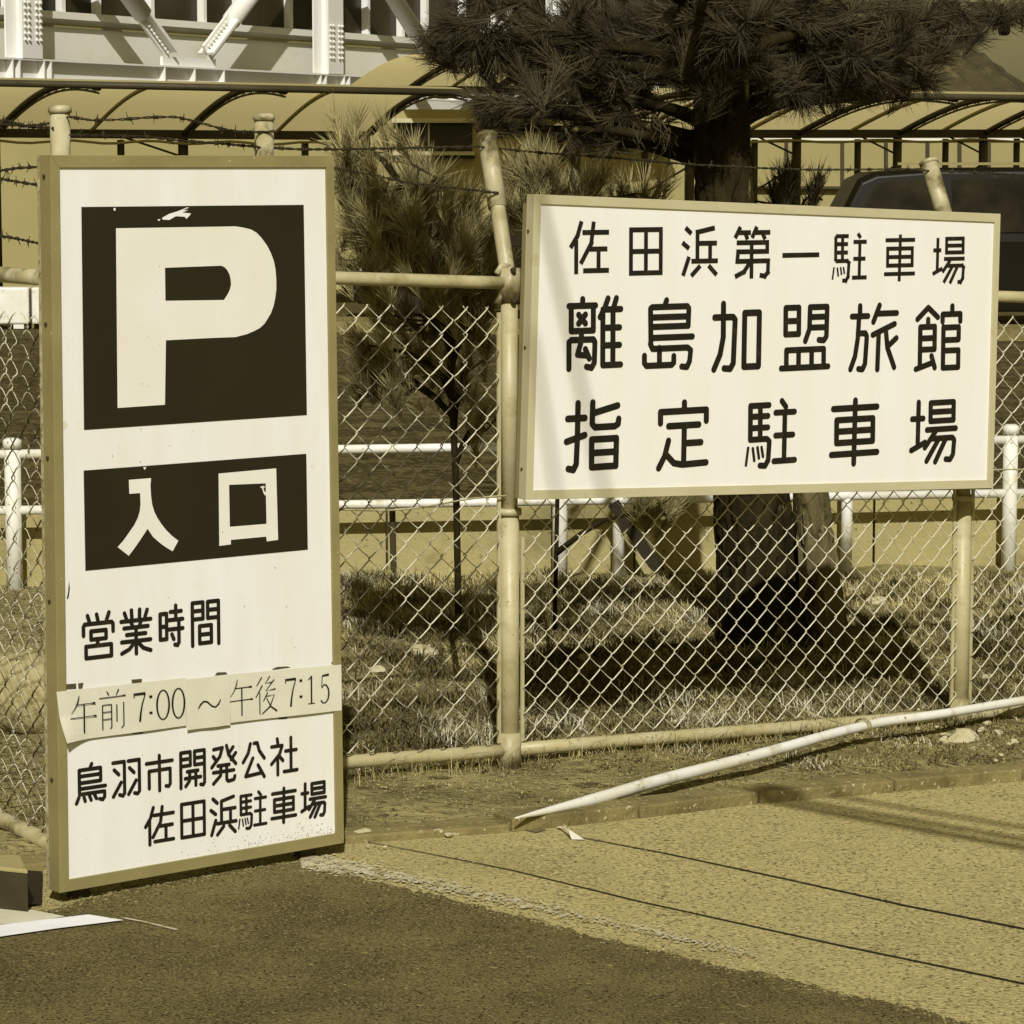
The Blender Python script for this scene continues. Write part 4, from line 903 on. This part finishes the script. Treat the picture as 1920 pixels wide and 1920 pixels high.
blades('dry_grass', M['grass'], 24000, (-2.2, 3.2, 7.6, 13.5), .006, .026, .0035, lean=2.6)
blades('dry_grass', M['litter'], 60000, (-2.2, 3.2, 7.6, 13.5), .003, .012, .003, lean=6)
blades('green_weeds', M['grassd'], 34000, (-1.2, 2.6, 9.1, 12.4), .015, .055, .005, clump=420, lean=2.0)
blades('dry_grass', M['grass'], 26000, (-1.0, 2.6, 9.3, 13.5), .015, .05, .004, clump=360, lean=2.2)
blades('dry_grass', M['grass'], 9000, (-1.0, 2.4, 12.6, 13.5), .02, .075, .005, clump=160, lean=1.3)
blades('dry_grass', M['litter'], 2600, (-1, 1, 9, 10), .03, .10, .0022, lean=2.2, ridge=True)
blades('pine_needle_litter', mat('fallen_needles', .66, .22, 5, .9, spec=.03), 26000, (-2.2, 3.2, 8.6, 13.5), .006, .016, .0030, lean=8)
blades('leaf_litter', mat('dead_leaves', .62, .14, 9, .9, spec=.03), 4200, (-2.2, 3.2, 9.0, 13.5), .004, .02, .016, lean=1.5)
blades('verge_turf', M['litter'], 42000, (-1.4, 2.4, 8.2, 10.9), .004, .013, .003, lean=2.5, flat=1)
blades('weed_tufts', mat('weed_tufts', .14, .04, 6, .9, spec=.03), 9000, (-1.0, 2.8, 9.25, 12.8), .03, .085, .006, clump=90, lean=1.6)
blades('weed_tufts', mat('straw_tufts', .6, .25, 6, .9, spec=.03), 6000, (-1.0, 2.8, 9.25, 13.3), .03, .09, .004, clump=70, lean=2.0)
# flecks of worn paint beside the asphalt edge and dust along it
fl = MB()
for i in range(3000):
    t = random.random()**1.8; seg = [(568, 1612), (700, 1634), (900, 1676), (1180, 1738), (1420, 1790)]; q = t*4; k = min(3, int(q)); q -= k
    x = seg[k][0]+(seg[k+1][0]-seg[k][0])*q; y = seg[k][1]+(seg[k+1][1]-seg[k][1])*q+random.gauss(0, 7-2*t)
    p = hg(x, y, .0064); r = random.uniform(.002, .008)*(1.1-.5*t); a = random.uniform(0, 6)
    fl.add([p+Vector((math.cos(a+j*1.57)*r*random.uniform(.6, 1.3), math.sin(a+j*1.57)*r*random.uniform(.6, 1.3), i % 9*.00004)) for j in range(4)], [(0, 1, 2, 3)])
fl.obj('worn_paint_flecks', M['band'], kind='stuff')
fl = MB()
for i in range(2200):
    p = Vector(line[random.randrange(len(line))]+(0,)); p.y += random.gauss(-.01, .03); r = random.uniform(.001, .0045); a = random.uniform(0, 6)
    fl.add([Vector((p.x+math.cos(a+j*1.57)*r*random.uniform(.6, 1.6), p.y+math.sin(a+j*1.57)*r, G(p.x, p.y)+.0060+i % 7*.00004)) for j in range(4)], [(0, 1, 2, 3)])
fl.obj('edge_grit', M['slab'], kind='stuff')
# gravel on the road
gv = MB()
for i in range(900):
    px, py = random.uniform(0, 1920), random.triangular(1530, 1920, 1620); p = hg(px, py, .004)
    if p.y > kerb_y(p.x)-.02: continue
    r = random.uniform(.0012, .0034); q = rock(p, r, i % 17); 
    n = len(gv.v); gv.v += q.v; gv.f += [tuple(k+n for k in f) for f in q.f]
for i in range(420):
    t = random.random(); p = hg(110+520*t, 1690-98*t+random.gauss(0, 9)+8, .003); r = random.uniform(.0015, .0045); q = rock(p, r, i % 17)
    n = len(gv.v); gv.v += q.v; gv.f += [tuple(k+n for k in f) for f in q.f]
o = gv.obj('gravel', mat('gravel', .34, .12, 40, .95), kind='stuff')

# ================================================================== VEHICLES
def car(name, label, px_nose, Y, prof, glass, width, wheels, heading=1, cat='car'):
    """side-on body from a profile (x back from the nose, z); nose to the left"""
    x0 = P(px_nose, 400, Y).x; rt = thing(name, label, cat, (x0, Y, 0)); m_ = MB(); n = len(prof)
    def ring(y, inset): 
        cz = .9; return [Vector((x0+x+(0 if inset == 0 else (.04 if x < 2.3 else -.04)), Y+y, z-(inset if z > 1.0 else 0))) for x, z in prof]
    rings = [(0, .05), (.05, 0), (width-.05, 0), (width, .05)]; v = []
    for y, ins in rings: v += ring(y+(0 if True else 0), ins)
    # tumblehome: the glasshouse leans in
    v = [Vector((q.x, q.y+(.16*(max(0, q.z-.95)/.9))*(1 if q.y < Y+width/2 else -1), q.z)) for q in v]
    f = []
    for r_ in range(3):
        for i in range(n): a = r_*n+i; b = r_*n+(i+1) % n; f.append((a, b, b+n, a+n))
    f.append(tuple(range(n))[::-1]); f.append(tuple(3*n+i for i in range(n)))
    m_.add(v, f); m_.obj('body', M['carpaint'], rt, bevel=.02)
    for g in glass:
        q = [Vector((x0+x, Y-.012+.16*max(0, z-.95)/.9, z)) for x, z in g]; MB().poly(q).obj('side_window', M['carglass'], rt)
    for wx, wr in wheels:
        for yy in (-.02, width-.18):
            c = Vector((x0+wx, Y+yy, wr)); t_ = MB().tube([c, c+Vector((0, .2, 0))], wr, 22).obj('wheel', M['rubber'], rt)
            MB().tube([c-Vector((0, .01, 0)), c+Vector((0, .01, 0))], wr*.6, 14).obj('rim', M['rubber'], t_)
    return rt, x0
# minivan at the right, roof just at eye level
van, vx = car('minivan', 'dark minivan parked beyond the fence at the right edge', 1508, 34.6,
    [(.0, .35), (-.02, .75), (.05, .98), (.30, 1.10), (.62, 1.72), (.80, 1.80), (1.5, 1.85), (3.2, 1.86), (4.3, 1.82), (4.55, 1.6), (4.7, 1.0), (4.72, .4), (4.5, .22), (.25, .22)],
    [[(.55, 1.12), (.82, 1.66), (1.0, 1.70), (1.55, 1.72), (1.6, 1.12)], [(1.7, 1.12), (1.68, 1.72), (2.9, 1.73), (2.95, 1.12)], [(3.05, 1.12), (3.0, 1.73), (4.1, 1.68), (4.35, 1.12)]], 1.75, [(.9, .32), (3.7, .32)], cat='van')
for x in (1.65, 3.0): MB().box((vx+x, 34.59, .72), .012, .02, .85).obj('door_seam', M['rubber'], van)
for x in (1.42, 2.75): MB().box((vx+x, 34.58, 1.0), .16, .03, .03).obj('door_handle', M['dsteel'], van)
MB().box((vx+2.3, 34.62, .42), 3.6, .03, .03).obj('sill_trim', M['frame'], van)
MB().box((vx+2.3, 35.0, 1.895), 2.4, .04, .03).obj('roof_rail', M['frame'], van)
sed, sx = car('sedan', 'black car parked nose left behind the young pine', 640, 36.6,
    [(0, .35), (-.02, .6), (.1, .72), (1.1, .88), (1.9, 1.36), (3.1, 1.38), (3.9, .98), (4.5, .92), (4.55, .5), (4.4, .22), (.2, .22)],
    [[(1.35, .92), (1.95, 1.28), (2.4, 1.30), (2.4, .92)], [(2.5, .92), (2.5, 1.30), (3.05, 1.29), (3.6, .94)]], 1.7, [(.8, .31), (3.6, .31)])
MB().box((sx+.30, 36.58, .64), .16, .05, .08).obj('headlight', M['lamp'], sed)
# white car low part at the left edge
wc = P(-200, 560, 35.0)
ww = thing('white_barrier', 'low bright white barrier at the car park edge behind the left fence', 'barrier', (wc.x, 35, 0))
a = P(-200, 560, 35).x; b = P(140, 560, 35).x
for k in range(4):
    x = a+(b-a)*(k+.5)/4; MB().box((x, 35.2, .27), (b-a)/4-.03, .3, .42).obj('block', M['white'], ww, bevel=.02)
    MB().box((x-.4, 35.2, .035), .12, .26, .06).obj('foot', M['white'], ww)

# ================================================================== CANOPIES (cantilevered shelter roofs)
def canopy(name, label, near, far, arches, ribs, nextra=0, npost=True, bulge=.25):
    """near: (px,py,Y) x2 of the front edge; far: same for the gutter. arches/ribs: fractions along"""
    n0, n1 = [P(*q) for q in near]; f0, f1 = [P(*q) for q in far]
    rt = thing(name, label, 'canopy', (f0.x, f0.y, 0))
    def S(t, w, dz=0.0):                   # t along, w from gutter(0) to front edge(1)
        a = f0.lerp(f1, t); b = n0.lerp(n1, t); p = a.lerp(b, w); return p+Z((b.z-a.z)*(math.sin(w*math.pi/2)-w)+dz+bulge*math.sin(w*math.pi)*.6)
    v = []; f = []; NT, NW = 40, 14
    for i in range(NT+1):
        for j in range(NW+1): v.append(S(i/NT, j/NW, .03))
    for i in range(NT):
        for j in range(NW): a = i*(NW+1)+j; f.append((a, a+1, a+NW+2, a+NW+1))
    MB().add(v, f).obj('roof_sheet', M['roof'], rt, smooth=True)
    MB().tube([S(0, 1), S(1, 1)], .045, 8).obj('front_beam', M['dsteel'], rt, smooth=True)
    MB().bar(S(0, 0, -.02), S(1, 0, -.02), .14, .12).obj('gutter', M['dsteel'], rt)
    MB().tube([S(0, 0, -.13)+Vector((0, -.1, 0))]+[S(k/40, 0, -.13+.02*math.sin(k*1.1))+Vector((0, -.1, 0)) for k in range(1, 41)], .018, 6).obj('cable', M['rib'], rt)
    for t in arches:
        MB().tube([S(t, k/14, -.03) for k in range(15)], [.045]*15, 8).obj('arch', M['dsteel'], rt, smooth=True)
        tr_ = MB()
        for k in range(2, 14): a_, b_ = S(t, k/14, -.02), S(t, (k+.5)/14, -.10); tr_.tube([a_, b_, S(t, (k+1)/14, -.02)], .008, 4)
        tr_.tube([S(t, k/14, -.10) for k in range(1, 15)], .016, 5); tr_.obj('arch_lattice', M['dsteel'], rt)
        if npost:
            q = S(t, 0); MB().tube([Vector((q.x, q.y, 0)), q], .07, 10).obj('post', M['dsteel'], rt, smooth=True)
            q2 = q+(f1-f0).normalized()*-.85; MB().tube([Vector((q2.x, q2.y, 0)), q2-Z(.1)], .05, 8).obj('post', M['dsteel'], rt, smooth=True)
            x1_, x2_ = Vector((q.x, q.y, 0)), Vector((q2.x, q2.y, 0)); ht = q.z
            m_ = MB(); m_.tube([x1_+Z(ht*.86), x2_+Z(ht*.98)], .016, 5); m_.tube([x1_+Z(ht*.80), x2_+Z(ht*.64)], .016, 5); m_.obj('cross_brace', M['dsteel'], rt)
    for t in ribs:
        MB().tube([S(t, k/14, -.005) for k in range(15)], [.03]*15, 6).obj('rib', M['rib'], rt, smooth=True)
    return rt
# left one: arch feet at px -20, 330, 690 ; tops 195 px further right
canopy('shelter_roof', 'long curved shelter roof on the left above the standing sign', ((-180, 152, 37.6), (880, 174, 39.2)), ((-380, 244, 40.4), (690, 252, 42.4)), [.335, .665, .995], [.17, .50, .83])
canopy('shelter_roof', 'short curved shelter roof behind the pine branches', ((840, 112, 44.5), (1290, 118, 45.0)), ((655, 165, 48), (1100, 168, 48.5)), [.24, .6, .95], [.42], npost=False)
canopy('shelter_roof', 'curved shelter roof right of the pine trunk above the minivan', ((1350, 177, 38.5), (2500, 190, 47)), ((1020, 249, 41.5), (2250, 247, 50.5)), [.04, .19, .34, .49, .625, .74], [.115, .265, .415, .555, .68])

# ================================================================== BUILDINGS
# wall plane of the braced building
BA, BB = P(47, 110, 50), P(617, 143, 58)
bd = Vector((BB.x-BA.x, BB.y-BA.y, 0)).normalized(); bn = Vector((bd.y, -bd.x, 0)); BA0 = Vector((BA.x, BA.y, 0))
def bw_(px, py, off=0.0): return hp(px, py, BA0-bn*.0, bn)
def bs_(px, py): return (bw_(px, py)-BA0).dot(bd)
def BP(s, z, off=0.0): return BA0+bd*s+bn*off+Z(z)
bu = thing('braced_building', 'pale building with white steel braces bolted on its front', 'building', tuple(BP(0, 0)))
s_a, s_b = bs_(-90, 130), bs_(1290, 60)
def slab(s0, s1, z0, z1, o0, o1, name, m, parent=bu, bevel=0, label=None):
    return MB().hexa([BP(s0, z0, o0), BP(s1, z0, o0), BP(s1, z0, o1), BP(s0, z0, o1)], [BP(s0, z1, o0), BP(s1, z1, o0), BP(s1, z1, o1), BP(s0, z1, o1)]).obj(name, M[m], parent, bevel=bevel, label=label)
WO = -.75                                   # wall stands behind the brace frame
def bz(px, py):                             # height where a pixel meets the wall plane
    q = hp(px, py, BA0+bn*WO, bn); return q.z, (q-BA0).dot(bd)
zs, _ = bz(200, 40)                         # sill line
zt = zs+1.9
slab(s_a, s_b, 0, zs, WO-.3, WO, 'wall', 'wallc')
slab(s_a, s_b, zt, zt+2.2, WO-.3, WO, 'wall', 'wallc')
slab(s_a, s_b, zs-.02, zs+.10, WO, WO+.12, 'sill', 'wallc')
slab(s_a, s_b, zs-.16, zs-.10, WO, WO+.05, 'drip_moulding', 'frame')
slab(s_a, s_b, zs, zt, WO-.28, WO-.12, 'window_glass', 'glass')
wpx = [16, 118, 185, 285, 383, 448, 545, 606, 690, 755, 800, 870, 950, 1040, 1130, 1210]
for x in wpx:
    s = bz(x, 20)[1]; slab(s-.05, s+.05, zs+.08, zt, WO-.12, WO+.02, 'window_mullion', 'steel')
# steel frame
zb, z_top = BP(0, 0).z+BA.z-.62, BA.z+.0
zbeam1 = BA.z; zbeam0 = zbeam1-.42
slab(s_a, s_b, zbeam1-.03, zbeam1, -.15, .15, 'beam_flange', 'steel'); slab(s_a, s_b, zbeam0, zbeam0+.03, -.15, .15, 'beam_flange', 'steel'); slab(s_a, s_b, zbeam0+.03, zbeam1-.03, -.02, .02, 'beam_web', 'steel')
colS = [0, (BB-BA).dot(bd), 2*(BB-BA).dot(bd)]
half = colS[1]/2
for k, s in enumerate(colS):
    slab(s-.32, s+.32, zbeam1, zbeam1+4, -.16, -.13, 'column_flange', 'steel'); slab(s-.26, s+.26, zbeam1, zbeam1+4, .10, .16, 'column_flange', 'steel'); slab(s-.03, s+.03, zbeam1, zbeam1+4, -.13, .10, 'column_web', 'steel')
    slab(s-.36, s+.36, 0, zbeam0, -.5, -.05, 'column_base', 'wallc')
    bolts = MB()
    for i in range(7):
        for dx in (-.2, -.1, .1, .2): c = BP(s+dx, zbeam1+.30+i*.10, .16); bolts.tube([c, c+bn*.04], .022, 6)
    bolts.obj('bolts', M['steel'], bu, kind='stuff')
    for dx in (-.5, -.32, .32, .5):
        slab(s+dx-.015, s+dx+.015, zbeam0+.03, zbeam1-.03, .02, .15, 'stiffener', 'steel')
for k in range(2):
    mid = colS[k]+half
    for dx in (-.9, 0, .9): slab(mid+dx-.015, mid+dx+.015, zbeam0+.03, zbeam1-.03, .02, .15, 'stiffener', 'steel')
    slab(mid-.8, mid+.8, zbeam1, zbeam1+.16, -.03, .03, 'gusset_plate', 'steel')
    for sg in (-1, 1):
        a_ = BP(mid+sg*.55, zbeam1+.25, 0); b_ = BP(mid+sg*(half-.1), zbeam1+3.3, 0); c_ = a_.lerp(b_, .2)
        MB().tube([c_, b_], .17, 16).obj('brace', M['steel'], bu, smooth=True)
        m_ = MB(); m_.bar(a_, c_, .34, .05, bn); m_.bar(a_, c_, .05, .34, bn); m_.obj('brace_end', M['steel'], bu)
        bolts = MB(); dd = (c_-a_)
        for i in range(8):
            c = a_+dd*(.1+.1*i)+bn*.03
            for q in (-.1, .1): e = c+dd.normalized().cross(bn)*q; bolts.tube([e, e+bn*.05], .022, 6)
        bolts.obj('bolts', M['steel'], bu, kind='stuff')
# lower link wing with a window behind the young pine, and the long tan wall
YK = 47
def K(px, py, Y=YK): return P(px, py, Y)
def flatbox(pxs, Y, depth, name, m, parent, bevel=0):
    q = [P(x, y, Y) for x, y in pxs]; return MB().hexa([v+Vector((0, depth, 0)) for v in q], q).obj(name, M[m], parent, bevel=bevel)
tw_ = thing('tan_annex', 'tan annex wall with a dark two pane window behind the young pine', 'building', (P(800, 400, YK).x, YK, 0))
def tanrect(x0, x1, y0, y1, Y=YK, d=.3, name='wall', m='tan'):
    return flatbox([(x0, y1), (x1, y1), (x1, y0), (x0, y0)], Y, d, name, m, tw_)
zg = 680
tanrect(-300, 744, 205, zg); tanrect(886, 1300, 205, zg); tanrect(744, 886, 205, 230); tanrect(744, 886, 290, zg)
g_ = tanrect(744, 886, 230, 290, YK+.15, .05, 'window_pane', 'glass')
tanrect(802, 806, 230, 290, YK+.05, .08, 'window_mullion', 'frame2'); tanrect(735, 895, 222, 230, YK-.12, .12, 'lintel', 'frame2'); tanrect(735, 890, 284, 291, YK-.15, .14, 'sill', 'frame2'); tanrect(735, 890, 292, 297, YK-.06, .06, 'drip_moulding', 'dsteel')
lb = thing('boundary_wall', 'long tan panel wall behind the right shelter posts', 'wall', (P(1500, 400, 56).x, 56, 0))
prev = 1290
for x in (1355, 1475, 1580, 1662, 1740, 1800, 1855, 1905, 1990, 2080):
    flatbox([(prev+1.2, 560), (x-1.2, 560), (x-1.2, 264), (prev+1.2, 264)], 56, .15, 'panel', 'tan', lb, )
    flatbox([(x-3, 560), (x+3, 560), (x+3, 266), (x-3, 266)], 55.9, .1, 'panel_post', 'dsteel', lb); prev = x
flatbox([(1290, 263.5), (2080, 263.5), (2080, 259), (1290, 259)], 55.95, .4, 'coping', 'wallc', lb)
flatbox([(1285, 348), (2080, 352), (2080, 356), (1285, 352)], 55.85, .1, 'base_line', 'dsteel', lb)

# ================================================================== OVERHEAD CABLES (unseen lengths, cut short to shape the shade; their soft shadows fall on the road and the board)
def cable(p1, p2, h, lab, r=.03):
    a = p1+SUNV*(h/SUNV.z); b = p2+SUNV*(h/SUNV.z); d = b-a
    rt = MB().tube([a-d*.04, b+d*.5], r, 8); single(rt, 'overhead_cable', M['rubber'], lab, 'cable', 'overhead cables above the road', smooth=True)
cable(hg(1425, 1500), hg(1920, 1590), 4.2, 'overhead cable casting the lowest of the faint road shadows', .022)
cable(hg(1440, 1492), hg(1920, 1574), 4.2, 'overhead cable casting the middle of the faint road shadows', .018)
cable(hg(1560, 1492), hg(1920, 1552), 4.4, 'overhead cable casting the upper of the faint road shadows', .015)
def cable2(c0, c1, h, lab, r):
    d = (c1-c0); hd = d-SUNV*(d.z/SUNV.z); m0 = c0+SUNV*(h/SUNV.z); e0 = m0-hd*.06; e1 = m0+hd*1.06
    single(MB().tube([e0, e1], r, 8), 'overhead_cable', M['rubber'], lab, 'cable', 'overhead cables above the road', smooth=True)
cable2(BS.at(1012, 368, 0), BS.at(1135, 936, 0), 4.6, 'overhead cable whose slanting shadow crosses the hanging sign', .012)
cable2(BS.at(1000, 640, 0), BS.at(1045, 936, 0), 4.6, 'overhead cable whose shadow grazes the lower left of the hanging sign', .009)
